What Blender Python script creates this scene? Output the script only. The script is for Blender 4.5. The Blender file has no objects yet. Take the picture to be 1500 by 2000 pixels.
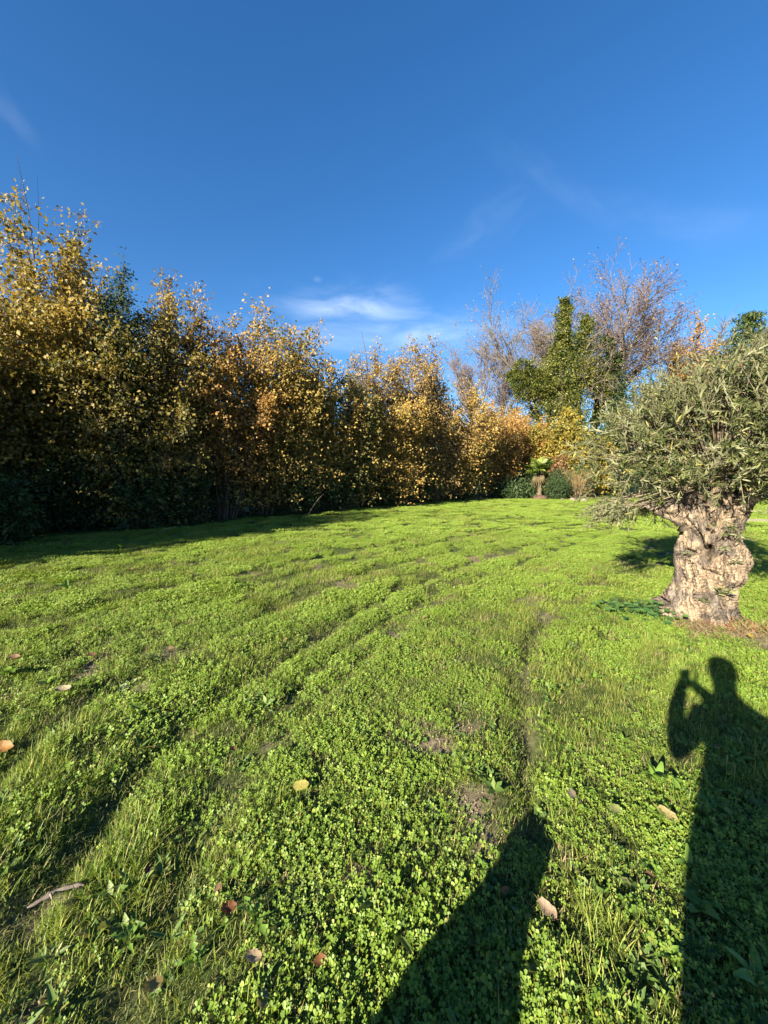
import bpy, bmesh, math, random
import numpy as np
from mathutils import Vector, Matrix

# ------------------------------------------------------------------ camera
scene = bpy.context.scene
CAM_H = 1.6
FPX = 751.0                      # focal length in pixels of a 1500 x 2000 frame
PITCH = math.atan((1000 - 932) / FPX)
cam_data = bpy.data.cameras.new("camera")
cam_data.sensor_fit = 'HORIZONTAL'
cam_data.sensor_width = 36.0
cam_data.lens = 36.0 * FPX / 1500.0
cam_data.clip_start = 0.02
cam_data.clip_end = 3000
cam = bpy.data.objects.new("camera", cam_data)
scene.collection.objects.link(cam)
cam.location = (0, 0, CAM_H)
cam.rotation_euler = (math.pi / 2 - PITCH, 0, 0)
scene.camera = cam

# ------------------------------------------------------------------ sun and sky
SUN_DIR = Vector((0.7816, 0.959, -0.4986)).normalized()        # the way the light travels
SUN_EL = math.asin(-SUN_DIR.z)
SUN_AZ = math.atan2(-SUN_DIR.x, -SUN_DIR.y)                    # from +Y, clockwise
sun_data = bpy.data.lights.new("sun", 'SUN')
sun_data.energy = 5.0
sun_data.angle = math.radians(0.53)
sun_data.color = (1.0, 0.88, 0.70)
sun = bpy.data.objects.new("sun", sun_data)
scene.collection.objects.link(sun)
sun.rotation_euler = SUN_DIR.to_track_quat('-Z', 'Y').to_euler()
sun.location = (-20, -25, 20)

world = bpy.data.worlds.new("World")
scene.world = world
world.use_nodes = True
wn, wl = world.node_tree.nodes, world.node_tree.links
wn.clear()
w_out = wn.new('ShaderNodeOutputWorld')
w_bg = wn.new('ShaderNodeBackground')
w_bg.inputs['Strength'].default_value = 0.052
sky = wn.new('ShaderNodeTexSky')
sky.sky_type = 'NISHITA'
sky.sun_disc = False
sky.sun_elevation = SUN_EL
sky.sun_rotation = SUN_AZ
sky.altitude = 0
sky.air_density = 1.0
sky.dust_density = 0.3
sky.ozone_density = 4.0
w_hsv = wn.new('ShaderNodeHueSaturation')
w_hsv.inputs['Saturation'].default_value = 1.22
w_hsv.inputs['Hue'].default_value = 0.504
wl.new(sky.outputs['Color'], w_hsv.inputs['Color'])
tc = wn.new('ShaderNodeTexCoord')
sep = wn.new('ShaderNodeSeparateXYZ')
wl.new(tc.outputs['Generated'], sep.inputs[0])


def wmath(op, a, b=None, c=None):
    n = wn.new('ShaderNodeMath')
    n.operation = op
    for i, v in enumerate((a, b, c)):
        if v is None:
            continue
        if isinstance(v, (int, float)):
            n.inputs[i].default_value = v
        else:
            wl.new(v, n.inputs[i])
    return n.outputs[0]


w_az = wmath('ARCTAN2', sep.outputs['X'], sep.outputs['Y'])
w_el = wmath('ARCSINE', sep.outputs['Z'])


def cloud_patch(az, el, wa, we, sx, sy, lo, hi, tilt=0.0, seed=0.0):
    """A thin cloud round one direction of the sky (angles in radians)."""
    da = wmath('SUBTRACT', w_az, az)
    de = wmath('ADD', wmath('SUBTRACT', w_el, el), wmath('MULTIPLY', da, tilt))
    comb = wn.new('ShaderNodeCombineXYZ')
    wl.new(wmath('MULTIPLY', da, sx), comb.inputs[0])
    wl.new(wmath('MULTIPLY', de, sy), comb.inputs[1])
    comb.inputs[2].default_value = seed
    nz = wn.new('ShaderNodeTexNoise')
    nz.inputs['Scale'].default_value = 1.0
    nz.inputs['Detail'].default_value = 7.0
    nz.inputs['Roughness'].default_value = 0.55
    nz.inputs['Distortion'].default_value = 0.5
    wl.new(comb.outputs[0], nz.inputs['Vector'])
    fa = wmath('DIVIDE', da, wa)
    fe = wmath('DIVIDE', de, we)
    r2 = wmath('ADD', wmath('MULTIPLY', fa, fa), wmath('MULTIPLY', fe, fe))
    fall = wmath('POWER', 2.718, wmath('MULTIPLY', r2, -1.0))
    v = wmath('ADD', wmath('SUBTRACT', nz.outputs['Fac'], 0.5), wmath('MULTIPLY', fall, 0.55))
    mr = wn.new('ShaderNodeMapRange')
    mr.interpolation_type = 'SMOOTHSTEP'
    mr.inputs['From Min'].default_value = lo
    mr.inputs['From Max'].default_value = hi
    wl.new(v, mr.inputs['Value'])
    return wmath('MULTIPLY', mr.outputs[0], fall)


def sky_angles(px, py):
    a, b = (px - 750) / FPX, -(py - 1000) / FPX
    v = Vector((a, math.cos(PITCH) + b * math.sin(PITCH), -math.sin(PITCH) + b * math.cos(PITCH))).normalized()
    return math.atan2(v.x, v.y), math.asin(v.z)


c_tot = None
for (px, py, wa, we, sx, sy, lo, hi, amt, tilt, sd) in (
        (700, 605, 0.24, 0.050, 7, 20, 0.08, 1.05, 0.50, 0.0, 1.3),
        (800, 655, 0.40, 0.055, 6, 20, 0.08, 1.15, 0.45, 0.0, 4.1),
        (950, 440, 0.16, 0.06, 11, 26, 0.1, 1.3, 0.07, -0.3, 7.7),
        (1110, 375, 0.24, 0.045, 12, 30, 0.1, 1.3, 0.05, 0.6, 2.2),
        (620, 546, 0.020, 0.010, 30, 60, 0.25, 1.0, 0.14, 0.0, 3.2),
        (10, 215, 0.06, 0.03, 7, 18, 0.2, 1.2, 0.11, 0.5, 9.2),
        (1300, 420, 0.25, 0.06, 4, 12, 0.2, 1.2, 0.10, 0.4, 12.2)):
    az, el = sky_angles(px, py)
    m = wmath('MULTIPLY', cloud_patch(az, el, wa, we, sx, sy, lo, hi, tilt, sd), amt)
    c_tot = m if c_tot is None else wmath('MAXIMUM', c_tot, m)
w_mix = wn.new('ShaderNodeMix')
w_mix.data_type = 'RGBA'
wl.new(c_tot, w_mix.inputs['Factor'])
wl.new(w_hsv.outputs['Color'], w_mix.inputs['A'])
w_mix.inputs['B'].default_value = (7.2, 8.0, 8.9, 1)
wl.new(w_mix.outputs['Result'], w_bg.inputs['Color'])
wl.new(w_bg.outputs[0], w_out.inputs['Surface'])

scene.view_settings.view_transform = 'Standard'
scene.view_settings.look = 'None'
scene.view_settings.exposure = 2.1
scene.view_settings.gamma = 1.0
scene.render.engine = 'CYCLES'
scene.cycles.max_bounces = 6
scene.cycles.transparent_max_bounces = 8
scene.cycles.use_denoising = True

# ------------------------------------------------------------------ helpers
rng = np.random.default_rng(11)
COL = scene.collection
CP, SP = math.cos(PITCH), math.sin(PITCH)


def ray(px, py):
    a, b = (px - 750) / FPX, -(py - 1000) / FPX
    return np.array((a, CP + b * SP, -SP + b * CP))


def ground_at(px, py, z=0.0):
    d = ray(px, py)
    t = (z - CAM_H) / d[2]
    return np.array((d[0] * t, d[1] * t, z))


def at_depth(px, py, y):
    d = ray(px, py)
    t = y / d[1]
    return np.array((d[0] * t, y, CAM_H + d[2] * t))


def unit(v):
    v = np.asarray(v, float)
    return v / np.maximum(np.linalg.norm(v, axis=-1, keepdims=True), 1e-9)


def hash2(ix, iy, seed):
    n = (ix.astype(np.int64) * 374761393 + iy.astype(np.int64) * 668265263 + seed * 974634777) & 0x7fffffff
    n = ((n ^ (n >> 13)) * 1274126177) & 0x7fffffff
    return ((n ^ (n >> 16)) & 0xffff) / 65535.0


def vnoise(x, y, seed=0):
    """Smooth value noise, 0..1."""
    x, y = np.asarray(x, float), np.asarray(y, float)
    ix, iy = np.floor(x), np.floor(y)
    fx, fy = x - ix, y - iy
    fx, fy = fx * fx * (3 - 2 * fx), fy * fy * (3 - 2 * fy)
    ix, iy = ix.astype(int), iy.astype(int)
    a, b = hash2(ix, iy, seed), hash2(ix + 1, iy, seed)
    c, d = hash2(ix, iy + 1, seed), hash2(ix + 1, iy + 1, seed)
    return (a * (1 - fx) + b * fx) * (1 - fy) + (c * (1 - fx) + d * fx) * fy


def fbm(x, y, seed=0, oct=4):
    s, amp, tot = 0.0, 1.0, 0.0
    for k in range(oct):
        s = s + amp * vnoise(x * 2 ** k, y * 2 ** k, seed + k)
        tot += amp
        amp *= 0.5
    return s / tot


def poly_dist(x, y, path):
    """Distance to a polyline, with arrays."""
    best = np.full(np.shape(x), 1e9)
    for (x0, y0), (x1, y1) in zip(path[:-1], path[1:]):
        dx, dy = x1 - x0, y1 - y0
        t = np.clip(((x - x0) * dx + (y - y0) * dy) / (dx * dx + dy * dy), 0, 1)
        best = np.minimum(best, np.hypot(x - x0 - t * dx, y - y0 - t * dy))
    return best


def link_mesh(name, V, F, mat, parent=None, smooth=False, col=COL):
    """F: an (n,3) or (n,4) index array, or a list of such arrays."""
    if not isinstance(F, (list, tuple)):
        F = [F]
    me = bpy.data.meshes.new(name)
    V = np.ascontiguousarray(V, np.float32)
    me.vertices.add(len(V))
    me.vertices.foreach_set("co", V.ravel())
    F = [np.asarray(f, np.int32) for f in F if len(f)]
    loops = np.concatenate([f.ravel() for f in F])
    starts, s = [], 0
    for f in F:
        starts.append(s + np.arange(len(f)) * f.shape[1])
        s += f.size
    me.loops.add(len(loops))
    me.loops.foreach_set("vertex_index", loops)
    st = np.concatenate(starts).astype(np.int32)
    me.polygons.add(len(st))
    me.polygons.foreach_set("loop_start", st)
    me.update(calc_edges=True)
    if smooth:
        me.polygons.foreach_set("use_smooth", np.ones(len(st), bool))
    if mat is not None:
        for m in (mat if isinstance(mat, (list, tuple)) else [mat]):
            me.materials.append(m)
    o = bpy.data.objects.new(name, me)
    if col is not None:
        col.objects.link(o)
    if parent is not None:
        o.parent = parent
    return o


def empty(name, loc=(0, 0, 0)):
    o = bpy.data.objects.new(name, None)
    o.empty_display_size = 0.2
    COL.objects.link(o)
    o.location = loc
    return o


def tag(o, label=None, cat=None, group=None, kind=None):
    if label:
        o["label"] = label
    if cat:
        o["category"] = cat
    if group:
        o["group"] = group
    if kind:
        o["kind"] = kind
    return o


def tubes(paths, sides=5):
    """paths: list of (points (n,3), radii (n,)). One vertex and one quad array."""
    Vs, Qs, off = [], [], 0
    ang = np.arange(sides) * 2 * math.pi / sides
    ca, sa = np.cos(ang), np.sin(ang)
    for pts, r in paths:
        pts = np.asarray(pts, float)
        r = np.asarray(r, float)
        n = len(pts)
        tan = np.empty_like(pts)
        tan[1:-1] = pts[2:] - pts[:-2]
        tan[0], tan[-1] = pts[1] - pts[0], pts[-1] - pts[-2]
        tan = unit(tan)
        ref = np.array((0.31, 0.95, 0.05)) if abs(tan[0][2]) > 0.6 else np.array((0.1, 0.2, 0.97))
        u = unit(np.cross(tan, ref))
        w = np.cross(tan, u)
        ring = pts[:, None, :] + r[:, None, None] * (ca[None, :, None] * u[:, None, :] + sa[None, :, None] * w[:, None, :])
        Vs.append(ring.reshape(-1, 3))
        i = np.arange(n - 1)[:, None] * sides
        j = np.arange(sides)[None, :]
        k = (j + 1) % sides
        q = np.stack([i + j, i + k, i + sides + k, i + sides + j], -1).reshape(-1, 4) + off
        Qs.append(q)
        off += n * sides
    return np.concatenate(Vs), np.concatenate(Qs)


# leaf templates: x along the leaf (0..1), y across, z bend
LEAF_KITE = (np.array([(0, 0, 0), (0.48, 0.36, 0.07), (1, 0, -0.06), (0.48, -0.36, 0.07)]),
             np.array([(0, 1, 2), (0, 2, 3)])[:, ::-1])
LEAF_ROUND = (np.array([(0, 0, 0), (0.22, 0.33, 0.06), (0.66, 0.34, 0.05), (1, 0, -0.08), (0.66, -0.34, 0.05), (0.22, -0.33, 0.06)]),
              np.array([(0, 2, 1), (0, 3, 2), (0, 4, 3), (0, 5, 4)]))
LEAF_LANCE = (np.array([(0, 0, 0), (0.35, 0.105, 0.02), (0.72, 0.085, 0.0), (1, 0, -0.05), (0.72, -0.085, 0.0), (0.35, -0.105, 0.02)]),
              np.array([(0, 2, 1), (0, 3, 2), (0, 4, 3), (0, 5, 4)]))
LEAF_NEEDLE = (np.array([(0, 0.05, 0), (1, 0, 0.0), (0, -0.05, 0)]), np.array([(0, 2, 1)]))
LEAF_LAUREL = (np.array([(0, 0, 0), (0.5, 0.19, 0.05), (1, 0, -0.08), (0.5, -0.19, 0.05)]), np.array([(0, 2, 1), (0, 3, 2)]))


def leaves(P, axis, normal, size, tpl):
    """Vertices and triangles of one leaf per row of P."""
    T, F = tpl
    a = unit(axis)
    n = normal - (normal * a).sum(-1, keepdims=True) * a
    n = unit(n)
    b = np.cross(n, a)
    s = np.asarray(size).reshape(-1, 1, 1)
    V = P[:, None, :] + s * (T[None, :, 0:1] * a[:, None, :] + T[None, :, 1:2] * b[:, None, :] + T[None, :, 2:3] * n[:, None, :])
    k = len(T)
    Fs = (F[None] + (np.arange(len(P)) * k)[:, None, None]).reshape(-1, F.shape[1])
    return V.reshape(-1, 3), Fs


def rdir(n, r, up=0.0):
    v = r.normal(size=(n, 3))
    v[:, 2] += up
    return unit(v)


# ------------------------------------------------------------------ materials
def new_mat(name):
    m = bpy.data.materials.new(name)
    m.use_nodes = True
    nt = m.node_tree
    for n in list(nt.nodes):
        nt.nodes.remove(n)
    out = nt.nodes.new('ShaderNodeOutputMaterial')
    return m, nt, out


def ramp(nt, stops):
    r = nt.nodes.new('ShaderNodeValToRGB')
    el = r.color_ramp.elements
    while len(el) > 1:
        el.remove(el[-1])
    for i, (p, c) in enumerate(stops):
        e = el[0] if i == 0 else el.new(p)
        e.position = p
        e.color = (*c, 1)
    return r


def leaf_mat(name, stops, rough=0.55, transl=0.35, patch=0.5, patch_col=None, patch_amt=0.5, spec=0.3, under=None, tcol=(1.25, 1.15, 0.6)):
    """Leaf colour varies from leaf to leaf; patches of another tone by place."""
    m, nt, out = new_mat(name)
    N, L = nt.nodes, nt.links
    geo = N.new('ShaderNodeNewGeometry')
    r = ramp(nt, stops)
    L.new(geo.outputs['Random Per Island'], r.inputs['Fac'])
    col = r.outputs['Color']
    if patch_col is not None:
        nz = N.new('ShaderNodeTexNoise')
        nz.inputs['Scale'].default_value = patch
        nz.inputs['Detail'].default_value = 3
        L.new(geo.outputs['Position'], nz.inputs['Vector'])
        mr = N.new('ShaderNodeMapRange')
        mr.inputs['From Min'].default_value = 0.42
        mr.inputs['From Max'].default_value = 0.66
        mr.inputs['To Max'].default_value = patch_amt
        L.new(nz.outputs['Fac'], mr.inputs['Value'])
        mx = N.new('ShaderNodeMix')
        mx.data_type = 'RGBA'
        L.new(mr.outputs[0], mx.inputs['Factor'])
        L.new(col, mx.inputs['A'])
        mx.inputs['B'].default_value = (*patch_col, 1)
        col = mx.outputs['Result']
    if under is not None:
        mu = N.new('ShaderNodeMix')
        mu.data_type = 'RGBA'
        L.new(geo.outputs['Backfacing'], mu.inputs['Factor'])
        L.new(col, mu.inputs['A'])
        mu.inputs['B'].default_value = (*under, 1)
        col = mu.outputs['Result']
    bs = N.new('ShaderNodeBsdfPrincipled')
    bs.inputs['Roughness'].default_value = rough
    bs.inputs['Specular IOR Level'].default_value = spec
    L.new(col, bs.inputs['Base Color'])
    tl = N.new('ShaderNodeBsdfTranslucent')
    tm = N.new('ShaderNodeMix')
    tm.data_type = 'RGBA'
    tm.blend_type = 'MULTIPLY'
    tm.inputs['Factor'].default_value = 1.0
    L.new(col, tm.inputs['A'])
    tm.inputs['B'].default_value = (*tcol, 1)
    L.new(tm.outputs['Result'], tl.inputs['Color'])
    ms = N.new('ShaderNodeMixShader')
    ms.inputs['Fac'].default_value = transl
    L.new(bs.outputs[0], ms.inputs[1])
    L.new(tl.outputs[0], ms.inputs[2])
    L.new(ms.outputs[0], out.inputs['Surface'])
    return m


def bark_mat(name, c0, c1, scale=8.0, bump=0.4, stretch=(1, 1, 0.25), rough=0.9):
    m, nt, out = new_mat(name)
    N, L = nt.nodes, nt.links
    tcn = N.new('ShaderNodeTexCoord')
    mp = N.new('ShaderNodeMapping')
    mp.inputs['Scale'].default_value = stretch
    L.new(tcn.outputs['Object'], mp.inputs['Vector'])
    nz = N.new('ShaderNodeTexNoise')
    nz.inputs['Scale'].default_value = scale
    nz.inputs['Detail'].default_value = 6
    nz.inputs['Roughness'].default_value = 0.65
    L.new(mp.outputs[0], nz.inputs['Vector'])
    r = ramp(nt, [(0.3, c0), (0.7, c1)])
    L.new(nz.outputs['Fac'], r.inputs['Fac'])
    bs = N.new('ShaderNodeBsdfPrincipled')
    bs.inputs['Roughness'].default_value = rough
    bs.inputs['Specular IOR Level'].default_value = 0.15
    L.new(r.outputs['Color'], bs.inputs['Base Color'])
    bp = N.new('ShaderNodeBump')
    bp.inputs['Strength'].default_value = bump
    bp.inputs['Distance'].default_value = 0.02
    L.new(nz.outputs['Fac'], bp.inputs['Height'])
    L.new(bp.outputs[0], bs.inputs['Normal'])
    L.new(bs.outputs[0], out.inputs['Surface'])
    return m


def plain_mat(name, col, rough=0.7, spec=0.3):
    m, nt, out = new_mat(name)
    N, L = nt.nodes, nt.links
    geo = N.new('ShaderNodeNewGeometry')
    nz = N.new('ShaderNodeTexNoise')
    nz.inputs['Scale'].default_value = 14
    nz.inputs['Detail'].default_value = 5
    L.new(geo.outputs['Position'], nz.inputs['Vector'])
    r = ramp(nt, [(0.25, tuple(c * 0.7 for c in col)), (0.75, tuple(min(1, c * 1.25) for c in col))])
    L.new(nz.outputs['Fac'], r.inputs['Fac'])
    bs = N.new('ShaderNodeBsdfPrincipled')
    bs.inputs['Roughness'].default_value = rough
    bs.inputs['Specular IOR Level'].default_value = spec
    L.new(r.outputs['Color'], bs.inputs['Base Color'])
    L.new(bs.outputs[0], out.inputs['Surface'])
    return m


M_BARK = bark_mat('bark_brown', (0.035, 0.026, 0.018), (0.13, 0.10, 0.075), 9)
M_TWIG = bark_mat('bark_grey', (0.07, 0.06, 0.05), (0.17, 0.145, 0.12), 12)
M_TWIG_PURPLE = bark_mat('twig_purple', (0.085, 0.065, 0.058), (0.17, 0.13, 0.11), 5)
M_PALEBARK = bark_mat('bark_pale', (0.11, 0.095, 0.075), (0.25, 0.22, 0.18), 6)

GOLD = [(0.0, (0.11, 0.085, 0.026)), (0.3, (0.26, 0.195, 0.05)), (0.55, (0.38, 0.28, 0.07)), (0.8, (0.30, 0.25, 0.07)), (1.0, (0.40, 0.21, 0.05))]
OLIVEGOLD = [(0.0, (0.065, 0.07, 0.02)), (0.3, (0.125, 0.12, 0.032)), (0.6, (0.20, 0.17, 0.045)), (0.85, (0.29, 0.215, 0.06)), (1.0, (0.24, 0.13, 0.04))]
BROWN = [(0.0, (0.11, 0.08, 0.035)), (0.35, (0.20, 0.145, 0.06)), (0.7, (0.28, 0.21, 0.085)), (1.0, (0.20, 0.12, 0.05))]
ORANGE = [(0.0, (0.16, 0.095, 0.03)), (0.4, (0.29, 0.165, 0.045)), (0.75, (0.36, 0.225, 0.06)), (1.0, (0.26, 0.12, 0.03))]
YELGREEN = [(0.0, (0.06, 0.07, 0.016)), (0.4, (0.14, 0.135, 0.025)), (0.75, (0.24, 0.20, 0.035)), (1.0, (0.30, 0.23, 0.035))]
IVY = [(0.0, (0.022, 0.038, 0.009)), (0.5, (0.05, 0.072, 0.014)), (0.85, (0.10, 0.11, 0.02)), (1.0, (0.16, 0.14, 0.022))]
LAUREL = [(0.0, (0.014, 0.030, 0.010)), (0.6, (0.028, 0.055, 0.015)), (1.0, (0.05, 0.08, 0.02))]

M_GOLD = leaf_mat('leaf_gold', GOLD, patch=0.7, patch_col=(0.38, 0.21, 0.05), patch_amt=0.45)
M_OLIVEGOLD = leaf_mat('leaf_olive_gold', OLIVEGOLD, patch=0.6, patch_col=(0.34, 0.25, 0.055), patch_amt=0.6)
M_BROWN = leaf_mat('leaf_brown', BROWN, patch=0.8, patch_col=(0.34, 0.23, 0.04), patch_amt=0.5)
M_ORANGE = leaf_mat('leaf_orange', ORANGE, patch=0.6, patch_col=(0.34, 0.235, 0.07), patch_amt=0.6)
M_YELGREEN = leaf_mat('leaf_yellow_green', YELGREEN, patch=0.5, patch_col=(0.30, 0.23, 0.03), patch_amt=0.6)
M_DULLGREEN = leaf_mat('leaf_dull_green', [(0, (0.035, 0.05, 0.014)), (0.4, (0.08, 0.09, 0.024)), (0.75, (0.16, 0.15, 0.04)), (1.0, (0.26, 0.18, 0.05))], patch=0.5, patch_col=(0.28, 0.21, 0.05), patch_amt=0.6)
M_BUD = leaf_mat('twig_buds', [(0, (0.09, 0.065, 0.05)), (0.7, (0.15, 0.11, 0.08)), (1, (0.22, 0.15, 0.07))], transl=0.2)
M_IVY = leaf_mat('leaf_ivy', IVY, rough=0.4, transl=0.15, patch=0.5, patch_col=(0.12, 0.12, 0.015), patch_amt=0.5)
M_IVYDARK = leaf_mat('leaf_ivy_dark', LAUREL, rough=0.4, transl=0.12, patch=0.6, patch_col=(0.06, 0.08, 0.012), patch_amt=0.5)
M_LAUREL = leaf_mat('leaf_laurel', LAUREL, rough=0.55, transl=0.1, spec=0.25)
M_CONIFER = leaf_mat('leaf_conifer', [(0, (0.014, 0.03, 0.010)), (0.6, (0.026, 0.05, 0.016)), (1, (0.05, 0.075, 0.022))], rough=0.6, spec=0.2, transl=0.1)

# ------------------------------------------------------------------ the lawn: height, bare tracks
RUT_R = [tuple(ground_at(*p)[:2]) for p in ((1040, 1620), (1025, 1480), (1020, 1380), (1024, 1300), (1040, 1245), (1075, 1200), (1120, 1165), (1190, 1125), (1270, 1095), (1340, 1075))]
RUT_L = [tuple(ground_at(*p)[:2]) for p in ((40, 1790), (200, 1590), (290, 1480), (400, 1385), (500, 1318), (600, 1255), (700, 1190), (790, 1148), (920, 1100), (1080, 1055), (1200, 1030))]
RUT_M = [tuple(ground_at(*p)[:2]) for p in ((380, 1620), (440, 1480), (520, 1400), (640, 1290), (760, 1205), (900, 1140))]
RUT_F = [tuple(ground_at(*p)[:2]) for p in ((-200, 1290), (0, 1225), (130, 1205), (300, 1150), (480, 1120), (640, 1085), (800, 1055))]
RUT_B = [(px + 0.55, py - 0.35) for px, py in RUT_L]
RUT_C = [(px - 0.75, py + 0.55) for px, py in RUT_L]
RUT_D = [(px - 1.5, py + 1.1) for px, py in RUT_L]
BARE = [(ground_at(px, py)[:2], r) for px, py, r in ((850, 1445, 0.19), (760, 1440, 0.11), (915, 1430, 0.12), (930, 1570, 0.11), (945, 1620, 0.09),
                                                     (700, 1700, 0.08), (100, 1750, 0.07), (190, 1290, 0.13), (170, 1320, 0.10), (1285, 1075, 0.3), (1470, 1245, 0.30),
                                                     (770, 1235, 0.12), (50, 1985, 0.06), (480, 1120, 0.2), (1370, 1225, 0.22))]


def rut_amount(x, y):
    """How deep a wheel has pressed the turf here, 0..1."""
    v = np.exp(-(poly_dist(x, y, RUT_R) / 0.085) ** 2)
    for path, amp, w in ((RUT_L, 0.85, 0.11), (RUT_M, 0.5, 0.10), (RUT_F, 0.7, 0.14), (RUT_B, 0.4, 0.10), (RUT_C, 0.45, 0.11), (RUT_D, 0.45, 0.13)):
        v = np.maximum(v, amp * np.exp(-(poly_dist(x, y, path) / w) ** 2))
    return v * np.clip(0.55 + 1.7 * (fbm(x * 0.9 + 2, y * 0.9, 121, 3) - 0.30), 0.35, 1)


def bare_amount(x, y):
    v = 0.0 * x
    for (bx, by), r in BARE:
        v = np.maximum(v, np.exp(-(np.hypot(x - bx, (y - by) * 0.8) / r) ** 2))
    n = fbm(x * 2.3, y * 2.3, 31, 3)
    v = v * (0.55 + 0.9 * n)
    rut = rut_amount(x, y) * np.clip((fbm(x * 1.7, y * 1.7, 57, 3) - 0.30) * 3.0, 0.15, 1)
    spots = np.clip((fbm(x * 1.6 + 5, y * 1.6, 77, 4) - 0.68) * 7, 0, 0.7)
    return np.clip(np.maximum(np.maximum(v, rut * 0.7), spots), 0, 1)


def height(x, y):
    x, y = np.asarray(x, float), np.asarray(y, float)
    h = (fbm(x * 0.9, y * 0.9, 3, 3) - 0.5) * 0.08 + (fbm(x * 3.7, y * 3.7, 9, 3) - 0.5) * 0.06
    h = h * np.clip(1.25 - np.hypot(x, y) / 18, 0.35, 1) - rut_amount(x, y) * 0.09 * (0.5 + fbm(x * 1.2, y * 1.2, 21, 2))
    near = np.clip((60 - np.hypot(x, y)) / 30, 0, 1)
    return h * near


def axis(lo, hi, fine):
    """Grid lines: fine spacing round the camera, wider outwards."""
    out, v = [0.0], 0.0
    while v < hi:
        v += fine * (1 + (v / 3.5) ** 1.25)
        out.append(v)
    neg, v = [], 0.0
    while v < -lo:
        v += fine * (1 + (v / 3.5) ** 1.25)
        neg.append(-v)
    return np.array(neg[::-1] + out)


gx = axis(-900, 900, 0.06)
gy = axis(-60, 1400, 0.06)
X, Y = np.meshgrid(gx, gy)
Z = height(X, Y)
nx, ny = len(gx), len(gy)
ii = np.arange(ny - 1)[:, None] * nx + np.arange(nx - 1)[None, :]
GF = np.stack([ii, ii + 1, ii + nx + 1, ii + nx], -1).reshape(-1, 4)
m, nt, out = new_mat('lawn_soil')
N, L = nt.nodes, nt.links
geo = N.new('ShaderNodeNewGeometry')
nz = N.new('ShaderNodeTexNoise')
nz.inputs['Scale'].default_value = 22
nz.inputs['Detail'].default_value = 8
nz.inputs['Roughness'].default_value = 0.7
L.new(geo.outputs['Position'], nz.inputs['Vector'])
soil = ramp(nt, [(0.25, (0.06, 0.044, 0.03)), (0.5, (0.17, 0.135, 0.092)), (0.75, (0.29, 0.24, 0.17))])
L.new(nz.outputs['Fac'], soil.inputs['Fac'])
thatch = ramp(nt, [(0.25, (0.018, 0.028, 0.008)), (0.55, (0.05, 0.075, 0.016)), (0.85, (0.13, 0.12, 0.05))])
L.new(nz.outputs['Fac'], thatch.inputs['Fac'])
at = N.new('ShaderNodeAttribute')
at.attribute_name = 'bare'
mx = N.new('ShaderNodeMix')
mx.data_type = 'RGBA'
L.new(at.outputs['Fac'], mx.inputs['Factor'])
L.new(thatch.outputs['Color'], mx.inputs['A'])
L.new(soil.outputs['Color'], mx.inputs['B'])
bs = N.new('ShaderNodeBsdfPrincipled')
bs.inputs['Roughness'].default_value = 0.95
bs.inputs['Specular IOR Level'].default_value = 0.1
L.new(mx.outputs['Result'], bs.inputs['Base Color'])
bp = N.new('ShaderNodeBump')
bp.inputs['Strength'].default_value = 0.8
bp.inputs['Distance'].default_value = 0.02
L.new(nz.outputs['Fac'], bp.inputs['Height'])
L.new(bp.outputs[0], bs.inputs['Normal'])
L.new(bs.outputs[0], out.inputs['Surface'])
ground = link_mesh('ground', np.stack([X, Y, Z], -1).reshape(-1, 3), GF, m, smooth=True)
tag(ground, 'bumpy lawn soil with wheel tracks and bare earth patches', 'ground', kind='structure')
ba = ground.data.attributes.new('bare', 'FLOAT', 'POINT')
ba.data.foreach_set('value', np.where(np.hypot(X, Y) < 60, bare_amount(X, Y), 0).ravel().astype(np.float32))

# pale gravel path beyond the olive tree
pg0, pg1 = ground_at(1445, 1022), ground_at(1660, 1034)
pv, pf = [], []
for k in range(13):
    t = k / 12
    c = pg0 * (1 - t) + pg1 * t
    w = 0.9 + 0.12 * math.sin(k * 2.1)
    for s in (0, 1, 2, 3):
        q = c + np.array((0.25, 1.0, 0)) * (s / 3 * 2 * w)
        q[2] = float(height(q[0], q[1])) + 0.05 + (0.02 if s in (1, 2) else 0)
        pv.append(q)
for k in range(12):
    for s in range(3):
        a = k * 4 + s
        pf.append((a, a + 4, a + 5, a + 1))
M_GRAVEL = plain_mat('gravel', (0.34, 0.28, 0.2), 0.95)
tag(link_mesh('gravel_path', np.array(pv), np.array(pf), M_GRAVEL, smooth=True), 'pale gravel path beyond the olive tree', 'path', kind='structure')

# ------------------------------------------------------------------ scatter by geometry nodes (uncountable growth only)


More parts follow.
